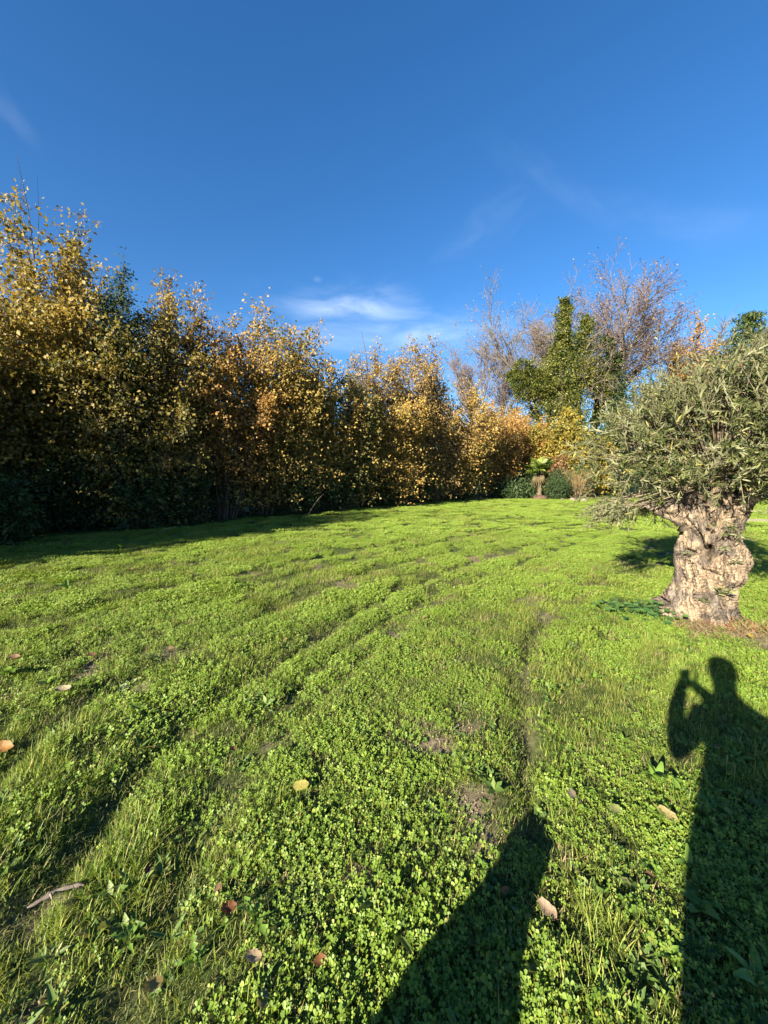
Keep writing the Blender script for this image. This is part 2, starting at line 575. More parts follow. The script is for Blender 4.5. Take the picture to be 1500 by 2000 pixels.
def make_scatter(name, protos, pts, rot, scl, pid, label, cat):
    me = bpy.data.meshes.new(name)
    me.vertices.add(len(pts))
    me.vertices.foreach_set('co', np.ascontiguousarray(pts, np.float32).ravel())
    a = me.attributes.new('rot', 'FLOAT_VECTOR', 'POINT')
    a.data.foreach_set('vector', np.ascontiguousarray(rot, np.float32).ravel())
    a = me.attributes.new('scl', 'FLOAT', 'POINT')
    a.data.foreach_set('value', np.ascontiguousarray(scl, np.float32))
    a = me.attributes.new('pid', 'INT', 'POINT')
    a.data.foreach_set('value', np.ascontiguousarray(pid, np.int32))
    me.update()
    o = bpy.data.objects.new(name, me)
    COL.objects.link(o)
    tag(o, label, cat, kind='stuff')
    pc = bpy.data.collections.new(name + '_kinds')
    for k, p in enumerate(protos):
        p.name = '%s_kind_%02d' % (name, k)
        pc.objects.link(p)
    ng = bpy.data.node_groups.new(name + '_scatter', 'GeometryNodeTree')
    ng.interface.new_socket('Geometry', in_out='INPUT', socket_type='NodeSocketGeometry')
    ng.interface.new_socket('Geometry', in_out='OUTPUT', socket_type='NodeSocketGeometry')
    n_in, n_out = ng.nodes.new('NodeGroupInput'), ng.nodes.new('NodeGroupOutput')
    iop = ng.nodes.new('GeometryNodeInstanceOnPoints')
    ci = ng.nodes.new('GeometryNodeCollectionInfo')
    ci.inputs['Collection'].default_value = pc
    ci.inputs['Separate Children'].default_value = True
    ci.inputs['Reset Children'].default_value = True

    def attr(nm, t):
        n = ng.nodes.new('GeometryNodeInputNamedAttribute')
        n.data_type = t
        n.inputs['Name'].default_value = nm
        return n.outputs['Attribute']
    lk = ng.links
    lk.new(n_in.outputs[0], iop.inputs['Points'])
    lk.new(ci.outputs[0], iop.inputs['Instance'])
    iop.inputs['Pick Instance'].default_value = True
    lk.new(attr('pid', 'INT'), iop.inputs['Instance Index'])
    lk.new(attr('rot', 'FLOAT_VECTOR'), iop.inputs['Rotation'])
    lk.new(attr('scl', 'FLOAT'), iop.inputs['Scale'])
    lk.new(iop.outputs[0], n_out.inputs[0])
    md = o.modifiers.new('scatter', 'NODES')
    md.node_group = ng
    return o


M_GRASS = leaf_mat('grass_blade', [(0, (0.08, 0.15, 0.02)), (0.45, (0.145, 0.23, 0.028)), (0.8, (0.21, 0.285, 0.042)), (0.93, (0.30, 0.31, 0.07)), (1.0, (0.38, 0.32, 0.15))],
                   rough=0.5, transl=0.35, patch=0.8, patch_col=(0.26, 0.29, 0.06), patch_amt=0.7)
M_CLOVER = leaf_mat('clover_leaf', [(0, (0.07, 0.14, 0.02)), (0.5, (0.14, 0.22, 0.027)), (0.82, (0.21, 0.275, 0.037)), (0.93, (0.27, 0.27, 0.06)), (1.0, (0.30, 0.22, 0.08))],
                    rough=0.5, transl=0.35, patch=1.3, patch_col=(0.17, 0.27, 0.03), patch_amt=0.6)
M_STRAW = leaf_mat('straw', [(0, (0.16, 0.12, 0.06)), (0.5, (0.30, 0.24, 0.13)), (1, (0.20, 0.22, 0.06))], rough=0.7, transl=0.2)


def grass_tuft(n, radius, lmin, lmax, width, lean, seed, mat, seg=3):
    r = np.random.default_rng(seed)
    th, rr = r.uniform(0, 2 * math.pi, n), radius * np.sqrt(r.uniform(0, 1, n))
    P = np.stack([rr * np.cos(th), rr * np.sin(th), np.full(n, -0.005)], -1)
    az = r.uniform(0, 2 * math.pi, n)
    ln = r.uniform(lmin, lmax, n)
    le = np.abs(r.normal(0, lean, n)) + 0.15
    side = np.stack([-np.sin(az), np.cos(az), 0 * az], -1)
    out_ = np.stack([np.cos(az), np.sin(az), 0 * az], -1)
    V, F = [], []
    w0 = width * r.uniform(0.7, 1.3, n)
    ts = np.linspace(0, 1, seg + 1)
    prev = P
    rows = []
    for k, t in enumerate(ts):
        ang = le * (0.4 + 1.3 * t)
        if k > 0:
            prev = prev + (ln / seg)[:, None] * (np.sin(ang)[:, None] * out_ + np.cos(ang)[:, None] * np.array((0, 0, 1)))
        w = w0 * (1 - t ** 1.6) * 0.5 + 0.0002
        rows.append(prev + w[:, None] * side)
        rows.append(prev - w[:, None] * side)
    V = np.stack(rows, 1)
    k = V.shape[1]
    q = np.array([(2 * i, 2 * i + 1, 2 * i + 3, 2 * i + 2) for i in range(seg)])
    F = (q[None] + (np.arange(n) * k)[:, None, None]).reshape(-1, 4)
    return link_mesh('grass_tuft', V.reshape(-1, 3), F, mat, col=None)


def clover_patch(n, radius, hmin, hmax, size, seed, mat):
    """Trifoliate leaves on short stalks, tipped toward the light."""
    r = np.random.default_rng(seed)
    th, rr = r.uniform(0, 2 * math.pi, n), radius * np.sqrt(r.uniform(0, 1, n))
    base = np.stack([rr * np.cos(th), rr * np.sin(th), 0 * rr], -1)
    hh = r.uniform(hmin, hmax, n)
    top = base + np.stack([r.normal(0, 0.012, n), r.normal(0, 0.012, n), hh], -1)
    nrm = unit(np.stack([r.normal(-0.42, 0.36, n), r.normal(-0.52, 0.36, n), np.ones(n)], -1))
    ref = unit(np.cross(nrm, rdir(n, r)))
    oth = np.cross(nrm, ref)
    sz = size * r.uniform(0.5, 1.45, n)
    T = np.array([(0.03, 0, 0), (0.45, 0.34, 0.08), (0.85, 0.42, 0.12), (1.0, 0.12, 0.03), (1.0, -0.12, 0.03), (0.85, -0.42, 0.12), (0.45, -0.34, 0.08)])
    tf = np.array([(0, 3, 2), (0, 2, 1), (0, 4, 3), (0, 5, 4), (0, 6, 5)])
    Vs, Fs, off = [], [], 0
    for k in range(3):
        a = k * 2 * math.pi / 3
        ax = math.cos(a) * ref + math.sin(a) * oth
        b = np.cross(nrm, ax)
        ax2 = unit(ax + nrm * r.normal(0.18, 0.15, n)[:, None])
        V = top[:, None, :] + sz[:, None, None] * 0.5 * (T[None, :, 0:1] * ax2[:, None, :] + T[None, :, 1:2] * b[:, None, :] + T[None, :, 2:3] * nrm[:, None, :])
        Vs.append(V.reshape(-1, 3))
        Fs.append((tf[None] + (np.arange(n) * 7)[:, None, None]).reshape(-1, 3) + off)
        off += n * 7
    sw = 0.0012
    sv = np.stack([base + (sw, 0, 0), base - (sw, 0, 0), top - (sw, 0, 0), top + (sw, 0, 0)], 1)
    Vs.append(sv.reshape(-1, 3))
    sf = (np.array([(0, 1, 2), (0, 2, 3)])[None] + (np.arange(n) * 4)[:, None, None]).reshape(-1, 3) + off
    Fs.append(sf)
    return link_mesh('clover_patch', np.concatenate(Vs), np.concatenate(Fs), mat, col=None)


HEDGE_FRONT = [tuple(ground_at(px, py)[:2]) for px, py in ((0, 1066), (100, 1060), (300, 1045), (500, 1020), (700, 1000), (900, 980), (960, 974))]
OLIVE = at_depth(1374, 1212, 4.42)
OLIVE[2] = 0.0


def hedge_side(x, y):
    """Positive on the lawn side of the hedge."""
    hx = np.array([-30.0] + [p[0] for p in HEDGE_FRONT] + [14.0])
    hy = np.array([-14.0] + [p[1] for p in HEDGE_FRONT] + [33.0])
    return np.interp(x, hx, hy) - y


def sample_points(y0, y1, dens, r):
    wmax = 1.3 * y1 + 1.7
    n = int(dens * 2 * wmax * (y1 - y0))
    y = r.uniform(y0, y1, n)
    x = r.uniform(-wmax, wmax, n)
    keep = (np.abs(x) < 1.3 * np.abs(y) + 1.7) & (hedge_side(x, y) > -1.5) & (np.hypot(x - OLIVE[0], y - OLIVE[1]) > 0.36) & (y < 28.2)
    return x[keep], y[keep]


def lawn_layer(name, label, cat, y0, y1, dens, grass_protos, clover_protos, straw_protos, seed, sc=(0.75, 1.25)):
    r = np.random.default_rng(seed)
    x, y = sample_points(y0, y1, dens, r)
    b = bare_amount(x, y)
    gap = np.clip(0.45 + 2.2 * (fbm(x * 3.2, y * 3.2, 87, 3) - 0.30), 0.4, 1)
    keep = (r.uniform(0, 1, len(x)) > b * 0.85) & (r.uniform(0, 1, len(x)) < gap)
    x, y, b = x[keep], y[keep], b[keep]
    cl = fbm(x * 0.75 + 3, y * 0.75, 41, 3) + 0.25 * (fbm(x * 4, y * 4, 43, 2) - 0.5)
    is_cl = (cl + r.normal(0, 0.13, len(x))) > 0.50
    ng_, nc, ns = len(grass_protos), len(clover_protos), len(straw_protos)
    pid = np.where(is_cl, ng_ + r.integers(0, nc, len(x)), r.integers(0, ng_, len(x)))
    if ns:
        st = r.uniform(0, 1, len(x)) < (0.04 + 0.09 * (ns > 2) + 0.4 * b)
        pid = np.where(st, ng_ + nc + r.integers(0, ns, len(x)), pid)
    z = height(x, y)
    e = 0.05
    gxn = (height(x + e, y) - height(x - e, y)) / (2 * e)
    gyn = (height(x, y + e) - height(x, y - e)) / (2 * e)
    rot = np.stack([gyn * 0.7 + r.normal(0, 0.06, len(x)), -gxn * 0.7 + r.normal(0, 0.06, len(x)), r.normal(0, 0.55, len(x))], -1)
    tall = 0.5 + 1.0 * fbm(x * 1.9, y * 1.9, 63, 3)
    scl = r.uniform(*sc, len(x)) * tall * (1 - 0.35 * b) * (1 - 0.5 * rut_amount(x, y))
    make_scatter(name, grass_protos + clover_protos + straw_protos, np.stack([x, y, z], -1), rot, scl, pid, label, cat)


near_g = [grass_tuft(46, 0.06, 0.022, 0.060, 0.0030, 0.50, 100 + k, M_GRASS) for k in range(5)] + \
         [grass_tuft(60, 0.055, 0.04, 0.10, 0.0030, 0.60, 130 + k, M_GRASS, 4) for k in range(1)]
near_c = [clover_patch(46, 0.085, 0.005, 0.042, 0.0148, 200 + k, M_CLOVER) for k in range(5)] + \
         [clover_patch(26, 0.09, 0.010, 0.045, 0.020, 230 + k, M_CLOVER) for k in range(2)]
near_s = [grass_tuft(30, 0.06, 0.03, 0.08, 0.0028, 0.9, 260 + k, M_STRAW) for k in range(2)]
M_HERB = leaf_mat('herb_leaf', [(0, (0.045, 0.09, 0.018)), (0.6, (0.09, 0.15, 0.03)), (0.9, (0.15, 0.19, 0.05)), (1, (0.26, 0.20, 0.07))], rough=0.55, transl=0.25)


def herb_patch(n, radius, seed, tpl, lmin, lmax):
    """Small leafy herbs: rosettes of narrow or rounded leaves."""
    r = np.random.default_rng(seed)
    k = 7
    th, rr = r.uniform(0, 2 * math.pi, n), radius * np.sqrt(r.uniform(0, 1, n))
    C = np.repeat(np.stack([rr * np.cos(th), rr * np.sin(th), np.full(n, 0.004)], -1), k, 0)
    az = np.tile(np.arange(k) * 2.4, n) + r.uniform(0, 6.3, n).repeat(k)
    ax = np.stack([np.cos(az), np.sin(az), r.uniform(0.15, 1.0, n * k)], -1)
    V, F = leaves(C, ax, np.array((0, 0, 1.0)) + r.normal(0, 0.35, (n * k, 3)), r.uniform(lmin, lmax, n * k), tpl)
    return link_mesh('herb_patch', V, F, M_HERB, col=None)


near_s += [herb_patch(4, 0.07, 270, (LEAF_LAUREL[0] * (1, 1.3, 1), LEAF_LAUREL[1]), 0.025, 0.06), herb_patch(5, 0.08, 271, LEAF_ROUND, 0.015, 0.035),
           herb_patch(3, 0.07, 272, LEAF_LANCE, 0.04, 0.09), herb_patch(4, 0.08, 273, LEAF_ROUND, 0.02, 0.04)]
lawn_layer('lawn_grass_near', 'short green grass and clover in front of the camera', 'grass', 0.35, 4.6, 330, near_g, near_c, near_s, 1)
# a low thatch of short, half-dead blades and moss under the taller growth
M_THATCH = leaf_mat('thatch', [(0, (0.04, 0.06, 0.014)), (0.4, (0.09, 0.125, 0.024)), (0.7, (0.16, 0.17, 0.05)), (1, (0.25, 0.21, 0.10))], rough=0.7, transl=0.2)
th_p = [grass_tuft(120, 0.11, 0.012, 0.045, 0.0028, 0.85, 280 + k, M_THATCH, 2) for k in range(4)]
r = np.random.default_rng(4)
x, y = sample_points(0.35, 7.0, 130, r)
keep = r.uniform(0, 1, len(x)) > 0.92 * bare_amount(x, y)
x, y = x[keep], y[keep]
make_scatter('lawn_thatch', th_p, np.stack([x, y, height(x, y)], -1), np.stack([r.normal(0, 0.1, len(x)), r.normal(0, 0.1, len(x)), r.uniform(0, 6.28, len(x))], -1),
             r.uniform(0.7, 1.3, len(x)), r.integers(0, 4, len(x)), 'short half dead thatch between the clover and grass', 'grass')
mid_g = [grass_tuft(170, 0.13, 0.025, 0.065, 0.0040, 0.55, 300 + k, M_GRASS, 2) for k in range(4)]
mid_c = [clover_patch(190, 0.15, 0.008, 0.045, 0.0205, 320 + k, M_CLOVER) for k in range(4)]
mid_s = [grass_tuft(120, 0.14, 0.03, 0.08, 0.004, 0.9, 340, M_STRAW, 2)]
lawn_layer('lawn_grass_middle', 'sunlit grass and clover across the middle of the lawn', 'grass', 4.5, 11, 62, mid_g, mid_c, mid_s, 2)
far_g = [grass_tuft(420, 0.32, 0.03, 0.07, 0.007, 0.6, 400 + k, M_GRASS, 2) for k in range(3)]
far_c = [clover_patch(420, 0.32, 0.012, 0.05, 0.033, 420 + k, M_CLOVER) for k in range(3)]
lawn_layer('lawn_grass_far', 'bright grass running to the flower bed at the far end', 'grass', 10.8, 30, 10, far_g, far_c, [], 3)

# ------------------------------------------------------------------ woody plants


def bez(p0, p1, p2, n):
    t = np.linspace(0, 1, n)[:, None]
    return (1 - t) ** 2 * p0 + 2 * t * (1 - t) * p1 + t ** 2 * p2


def leafy_shrub(name, label, cat, base, H, R, mat, seed, n_stems=12, n_twigs=800, per=14, leaf=0.09, tpl=LEAF_ROUND, lo=0.2,
                group=None, bark=None, top_shoots=10, stem_r=0.028, dome=0.45, lean=(0, 0), whips=(), foot=0.35, squeeze=1.0, drop=0.0, spread_top=0.85, hmin=0.80):
    """A many-stemmed shrub or small tree: stems fan out of one stool, twigs leave the stems, leaves sit on the twigs."""
    r = np.random.default_rng(seed)
    bark = bark or M_BARK
    root = empty(name, (base[0], base[1], 0))
    tag(root, label, cat, group)
    stems = []
    for k in range(n_stems):
        a = 2 * math.pi * (k + r.uniform(-0.3, 0.3)) / n_stems
        rr = R * math.sqrt(r.uniform(0.02, 1.0)) * spread_top
        hz = H * (1 - dome * (rr / R) ** 2) * r.uniform(hmin, 0.98)
        b = np.array((foot * math.cos(a) * r.uniform(0.3, 1), foot * math.sin(a) * r.uniform(0.3, 1), -0.05))
        tp = np.array((rr * math.cos(a) * squeeze + lean[0], rr * math.sin(a) + lean[1], hz))
        c = b * 0.5 + tp * np.array((0.35, 0.35, 0.55)) + r.normal(0, 0.12, 3) * R
        c[2] = max(c[2], 0.3 * hz)
        pts = bez(b, c, tp, 12)
        pts[1:-1] += r.normal(0, 0.03, (10, 3))
        stems.append(pts)
        rad = np.linspace(stem_r * r.uniform(0.8, 1.4), 0.006, 12)
        V, F = tubes([(pts, rad)], 5)
        link_mesh('stem', V, F, bark, root, smooth=True)
    stems = np.array(stems)
    # twigs
    si = r.integers(0, n_stems, n_twigs)
    t = lo + (0.995 - lo) * r.uniform(0, 1, n_twigs) ** 0.85
    f = t * 11
    i0 = np.minimum(f.astype(int), 10)
    fr = (f - i0)[:, None]
    O = stems[si, i0] * (1 - fr) + stems[si, i0 + 1] * fr
    tan = unit(stems[si, i0 + 1] - stems[si, i0])
    D = rdir(n_twigs, r)
    D[:, 2] = D[:, 2] * 0.55 + 0.16 - drop
    outw = np.stack([O[:, 0] - lean[0] * t, O[:, 1] - lean[1] * t, 0 * t], -1) / R
    D = unit(D + 0.5 * outw + 0.18 * tan)
    Ln = R * (0.38 + 0.62 * (1 - t)) * r.uniform(0.3, 1.0, n_twigs)
    if top_shoots:
        k = top_shoots
        si2 = r.integers(0, n_stems, k)
        O[:k] = stems[si2, 11]
        D[:k] = unit(np.stack([r.normal(0, 0.22, k), r.normal(0, 0.22, k), np.ones(k)], -1))
        Ln[:k] = H * r.uniform(0.02, 0.065, k)
    # keep the twigs inside the crown
    rad_xy = np.hypot(O[:, 0] + D[:, 0] * Ln, O[:, 1] + D[:, 1] * Ln)
    Ln = Ln * np.clip(1.15 * R / np.maximum(rad_xy, 1e-3), 0.3, 1)
    tw = [(np.stack([O[k], O[k] + D[k] * Ln[k]]), np.array((0.007, 0.002))) for k in range(n_twigs)]
    for (dx, dy, z0, z1, w) in whips:
        tw.append((np.array([(dx * 0.2, dy * 0.2, z0), (dx * 0.55 + 0.05, dy * 0.5, z0 * 0.5 + z1 * 0.5), (dx, dy, z1)]), np.array((w, w * 0.7, w * 0.25))))
    V, F = tubes(tw, 3)
    link_mesh('twigs', V, F, bark, root)
    # leaves
    ti = np.repeat(np.arange(n_twigs), per)
    s = 1.05 - 0.95 * r.uniform(0, 1, len(ti)) ** 1.25
    P = O[ti] + D[ti] * (Ln[ti] * s)[:, None] + np.clip(r.normal(0, 1, (len(ti), 3)), -1.5, 1.5) * (0.03 + leaf * (0.25 + 0.5 * np.clip(s, 0, 1)))[:, None]
    P[:, 2] = np.maximum(P[:, 2], 0.05)
    ax = unit(0.5 * D[ti] + rdir(len(ti), r) + np.array((0, 0, -0.35)))
    nr = rdir(len(ti), r) + np.array((-0.6, -0.72, 0.5))
    V, F = leaves(P, ax, nr, leaf * r.uniform(0.45, 1.4, len(ti)), tpl)
    c = link_mesh('crown', V, F, mat, root)
    c["kind"] = 'stuff'
    return root


def hedge_pos(px, back):
    """A place behind the hedge's front line, seen at column px."""
    fx = [0, 100, 300, 500, 700, 900, 960, 1100]
    fy = [1066, 1060, 1045, 1020, 1000, 980, 974, 974]
    g = ground_at(px, np.interp(px, fx, fy))
    return at_depth(px, 932, g[1] + back)


def top_at(pos, py):
    """Height of a thing standing at pos whose top shows at row py."""
    d = ray(750, py)
    return CAM_H + pos[1] * d[2] / d[1]


HG = 'trees of the autumn hedge'
NEAR_HEDGE = [
    # px, back, top row, radius, material, stems, twigs, leaf, label
    (10, 2.7, 400, 2.3, M_OLIVEGOLD, 16, 2000, 0.095, 'olive gold hedge tree cut by the left edge of the picture'),
    (105, 3.0, 362, 2.2, M_OLIVEGOLD, 16, 2100, 0.095, 'tallest golden hedge tree with a long bare whip above its top'),
    (172, 2.6, 378, 1.5, M_OLIVEGOLD, 12, 1200, 0.090, 'golden hedge tree leaning over just left of the dark evergreen spire'),
    (262, 2.2, 590, 2.0, M_DULLGREEN, 15, 1600, 0.085, 'dull olive hedge tree just in front of the dark evergreen spire'),
    (322, 2.6, 566, 1.9, M_OLIVEGOLD, 14, 1400, 0.085, 'olive brown hedge tree just right of the dark evergreen spire'),
    (378, 2.6, 530, 1.7, M_BROWN, 13, 1050, 0.078, 'thin brown hedge tree with twin feathery tops and visible stems'),
    (438, 2.3, 592, 1.9, M_ORANGE, 15, 1300, 0.080, 'orange tinged hedge tree beside the square topped one'),
    (515, 2.4, 566, 2.0, M_GOLD, 16, 1900, 0.085, 'golden hedge tree with a broad square top in the hedge middle'),
    (560, 2.0, 610, 1.9, M_OLIVEGOLD, 14, 1500, 0.085, 'olive gold hedge tree tucked against the square topped one'),
    (610, 2.3, 636, 2.1, M_GOLD, 15, 1700, 0.085, 'golden hedge tree sloping down right of the square topped one'),
    (665, 2.1, 690, 2.3, M_DULLGREEN, 15, 1700, 0.090, 'low olive gold hedge tree left of the two brown spires'),
    (722, 3.0, 655, 1.9, M_BROWN, 13, 1400, 0.085, 'narrow brown hedge tree with a hooked bare twig on top'),
    (812, 2.8, 632, 2.2, M_BROWN, 15, 2000, 0.090, 'tall ragged brown hedge tree standing clear against the cloud'),
    (765, 1.8, 730, 2.5, M_GOLD, 15, 1700, 0.090, 'golden hedge tree filling the gap between the brown spires'),
    (850, 2.0, 735, 2.5, M_BROWN, 15, 1700, 0.095, 'brown hedge tree at the right foot of the ragged one'),
    (895, 2.2, 742, 2.8, M_GOLD, 15, 1800, 0.100, 'rounded golden hedge tree right of the ragged brown one'),
    (955, 3.0, 762, 2.9, M_ORANGE, 15, 2000, 0.105, 'rounded orange hedge tree below the small bare tree'),
    (1015, 6.2, 795, 3.2, M_ORANGE, 15, 1900, 0.110, 'last orange hedge tree beside the palm'),
]
for i, (px, back, ty, R, mt, ns, ntw, lf, lab) in enumerate(NEAR_HEDGE):
    p = hedge_pos(px, back)
    H = top_at(p, ty) * (0.99 if px < 200 else 1.03)
    wh = ()
    if 'whip' in lab:
        wh = ((-0.45, 0.1, H * 0.80, top_at(p, 298), 0.02), (0.12, 0.1, H * 0.82, top_at(p, 335), 0.012))
    if 'hooked' in lab:
        wh = ((-0.42, 0, H * 0.75, top_at(p, 645), 0.035),)
    leafy_shrub('hedge_tree', lab, 'tree', p, H, R, mt, 500 + i, ns + 3, int(ntw * 0.95), 15, lf * 1.22, group=HG, whips=wh, tpl=LEAF_KITE,
                lo=0.26 if 'visible stems' in lab or 'orange tinged' in lab else 0.08, top_shoots=8, dome=0.36 if px < 640 else 0.42,
                spread_top=0.8 if 700 < px < 830 and mt is M_BROWN else 1.05, hmin=0.84 if px < 480 else 0.76)

# hedge going on out of the picture to the left: it shades the foot of the hedge and the lawn edge
for i, (x, y, H, R) in enumerate(((-12.6, 8.6, 6.4, 1.9), (-12.1, 3.3, 8.0, 2.5), (-14.3, 0.6, 8.6, 2.6), (-17.0, -2.2, 8.6, 2.6), (-11.6, 5.6, 3.8, 1.9))):
    leafy_shrub('hedge_tree', ('golden hedge tree %s past the left edge of the picture' % ('first', 'second', 'third', 'fourth', 'low bushy')[i]), 'tree', (x, y), H, R, M_OLIVEGOLD, 560 + i,
                12, 900, 12, 0.18, group=HG, lo=0.06, dome=0.3, tpl=LEAF_KITE)

# second row behind, seen through the gaps
for i, (px, back, ty, R, mt, lab) in enumerate((
        (60, 5.0, 560, 2.2, M_GOLD, 'golden tree glimpsed behind the tall whip tree'),
        (250, 5.5, 700, 2.2, M_BROWN, 'brown tree glimpsed behind the evergreen spire'),
        (420, 6.0, 760, 2.2, M_ORANGE, 'orange brown tree glimpsed through the thin hedge stems'),
        (600, 6.0, 770, 2.4, M_BROWN, 'brown tree glimpsed behind the sloping hedge top'),
        (760, 7.0, 790, 2.6, M_BROWN, 'brown tree glimpsed behind the two spires'))):
    p = hedge_pos(px, back)
    leafy_shrub('background_tree', lab, 'tree', p, top_at(p, ty), R, mt, 600 + i, 10, 480, 13, 0.14, lo=0.1, tpl=LEAF_KITE)

# dark evergreen spire in the hedge
p = hedge_pos(243, 1.9)
leafy_shrub('evergreen_spire', 'dark green pointed evergreen rising out of the golden hedge', 'tree', p, top_at(p, 425), 0.8, M_CONIFER, 640, 7, 900, 15, 0.10, LEAF_LAUREL,
            lo=0.15, dome=0.75, top_shoots=16, foot=0.15)

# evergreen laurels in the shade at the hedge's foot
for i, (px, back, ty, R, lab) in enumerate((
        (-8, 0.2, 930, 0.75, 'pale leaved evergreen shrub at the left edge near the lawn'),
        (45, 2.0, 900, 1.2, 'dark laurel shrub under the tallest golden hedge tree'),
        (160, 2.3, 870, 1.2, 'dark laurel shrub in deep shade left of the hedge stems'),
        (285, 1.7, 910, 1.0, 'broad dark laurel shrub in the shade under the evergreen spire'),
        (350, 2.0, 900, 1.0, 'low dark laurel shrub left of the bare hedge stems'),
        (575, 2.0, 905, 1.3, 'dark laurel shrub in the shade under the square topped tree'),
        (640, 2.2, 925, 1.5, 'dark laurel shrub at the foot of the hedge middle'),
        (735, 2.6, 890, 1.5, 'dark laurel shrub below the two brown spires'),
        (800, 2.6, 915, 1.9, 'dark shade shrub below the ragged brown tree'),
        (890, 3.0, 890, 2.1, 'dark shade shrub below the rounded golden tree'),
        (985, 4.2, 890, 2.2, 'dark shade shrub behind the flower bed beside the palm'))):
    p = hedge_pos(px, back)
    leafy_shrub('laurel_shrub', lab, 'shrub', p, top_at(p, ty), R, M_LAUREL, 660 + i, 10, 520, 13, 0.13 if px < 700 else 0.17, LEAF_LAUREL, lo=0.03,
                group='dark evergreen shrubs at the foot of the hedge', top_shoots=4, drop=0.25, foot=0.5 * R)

# leafy filler shrubs added behind the front row to keep daylight out of the hedge's foot
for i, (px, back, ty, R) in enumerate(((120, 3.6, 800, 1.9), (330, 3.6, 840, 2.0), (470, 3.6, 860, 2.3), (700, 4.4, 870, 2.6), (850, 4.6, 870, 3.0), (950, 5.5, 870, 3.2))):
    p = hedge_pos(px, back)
    leafy_shrub('filler_shrub', 'added filler shrub %s in the dark behind the hedge stems' % ('below the whip tree', 'below the dull olive tree', 'below the square topped tree', 'below the low olive gold tree', 'below the ragged tree', 'below the orange tree')[i],
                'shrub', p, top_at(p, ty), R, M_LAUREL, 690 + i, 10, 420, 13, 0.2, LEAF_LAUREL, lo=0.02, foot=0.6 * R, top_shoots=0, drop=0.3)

# dry stalks and leaning sticks at the foot of the hedge
M_DRY = bark_mat('dry_stalk', (0.10, 0.08, 0.06), (0.24, 0.20, 0.15), 20)
for i, (px0, py0, px1, py1, dz, lab) in enumerate((
        (600, 1010, 632, 965, 0.2, 'thin pale stick leaning in the shade at the hedge foot'),
        (792, 985, 780, 972, 0.1, 'short dry stick leaning near the far hedge foot'),
        (310, 1042, 345, 1030, 0.1, 'grey fallen stick on the grass below the laurel'))):
    g0 = ground_at(px0, py0)
    g1 = at_depth(px1, py1, g0[1] + 0.3)
    V, F = tubes([(bez(g0, (g0 + g1) / 2 + (0, 0, dz), g1, 7), np.linspace(0.018, 0.006, 7))], 5)
    tag(link_mesh('dead_stick', V, F, M_DRY), lab, 'stick')

# ------------------------------------------------------------------ bare and ivy-clad trees at the far end


def grow(p, d, L, r0, level, maxl, r, out_, spread, kids, curve, up, shrink):
    n = 6 if level < maxl - 1 else (5 if level < maxl else 3)
    pts = [p]
    dd = d
    for k in range(n - 1):
        dd = unit(dd + r.normal(0, curve, 3) + np.array((0, 0, up)))
        pts.append(pts[-1] + dd * L / (n - 1))
    pts = np.array(pts)
    rad = np.linspace(r0, r0 * (0.45 if level < maxl else 0.25), n)
    out_[level].append((pts, rad))
    if level == maxl:
        return
    for k in range(kids[level]):
        t = r.uniform(0.25, 1.0) if level > 0 else r.uniform(0.3, 1.0)
        if k == 0:
            t = 1.0
        f = t * (n - 1)
        i = min(int(f), n - 2)
        q = pts[i] + (pts[i + 1] - pts[i]) * (f - i)
        tan = unit(pts[i + 1] - pts[i])
        side = unit(np.cross(tan, r.normal(size=3)))
        nd = unit(tan * (1 - 0.35 * spread) + side * spread * r.uniform(0.5, 1.2))
        grow(q, nd, L * shrink * r.uniform(0.65, 1.1), max(r0 * (1 - 0.5 * t) * 0.55, 0.024), level + 1, maxl, r, out_, spread, kids, curve, up, shrink)


def bare_tree(name, label, base, H, trunk_h, r0, seed, mat, fine_mat, kids=(7, 6, 6, 5), spread=0.75, curve=0.12, up=0.05, shrink=0.58, limbs=5, first=0.5, group=None, leaf=None, leaf_n=3, leaf_s=0.12, llen=0.62):
    r = np.random.default_rng(seed)
    root = empty(name, (base[0], base[1], 0))
    tag(root, label, 'tree', group)
    trunk = np.array([(0, 0, -0.1), (0.05 * H * 0.1, 0, trunk_h * 0.4), (0.02, 0.03, trunk_h * 0.75), (0.0, 0.0, trunk_h)])
    V, F = tubes([(trunk, np.array((r0 * 1.25, r0, r0 * 0.92, r0 * 0.85)))], 8)
    tr = link_mesh('trunk', V, F, mat, root, smooth=True)
    lv = {k: [] for k in range(6)}
    for k in range(limbs):
        a = 2 * math.pi * (k + r.uniform(-0.3, 0.3)) / limbs
        z = trunk_h * r.uniform(0.55, 1.0) if k else trunk_h
        s = first * r.uniform(0.5, 1.2) if k else 0.1
        d = unit((math.cos(a) * s, math.sin(a) * s, 1.0))
        grow(np.array((0, 0, z)), d, (H - z) * llen * r.uniform(0.8, 1.05) * (0.8 if k == 0 else 1), r0 * 0.5, 0, len(kids) - 1, r, lv, spread, kids, curve, up, shrink)
    for pth in lv[0]:
        V, F = tubes([pth], 6)
        link_mesh('limb', V, F, mat, root, smooth=True)
    mid = lv[1]
    V, F = tubes(mid, 4)
    link_mesh('branches', V, F, mat, root, smooth=True)
    fine = lv[2] + lv[3] + lv[4]
    V, F = tubes(fine, 3)
    tw = link_mesh('twigs', V, F, fine_mat, root)
    tw["kind"] = 'stuff'
    if leaf is not None:
        E = np.array([p[-1] for p, _ in lv[len(kids) - 1]])
        E = np.repeat(E, leaf_n, 0) + r.normal(0, 0.18, (len(E) * leaf_n, 3))
        V, F = leaves(E, rdir(len(E), r), rdir(len(E), r, 0.5), leaf_s * r.uniform(0.6, 1.2, len(E)), LEAF_KITE)
        c = link_mesh('crown', V, F, leaf, root)
        c["kind"] = 'stuff'
    return root


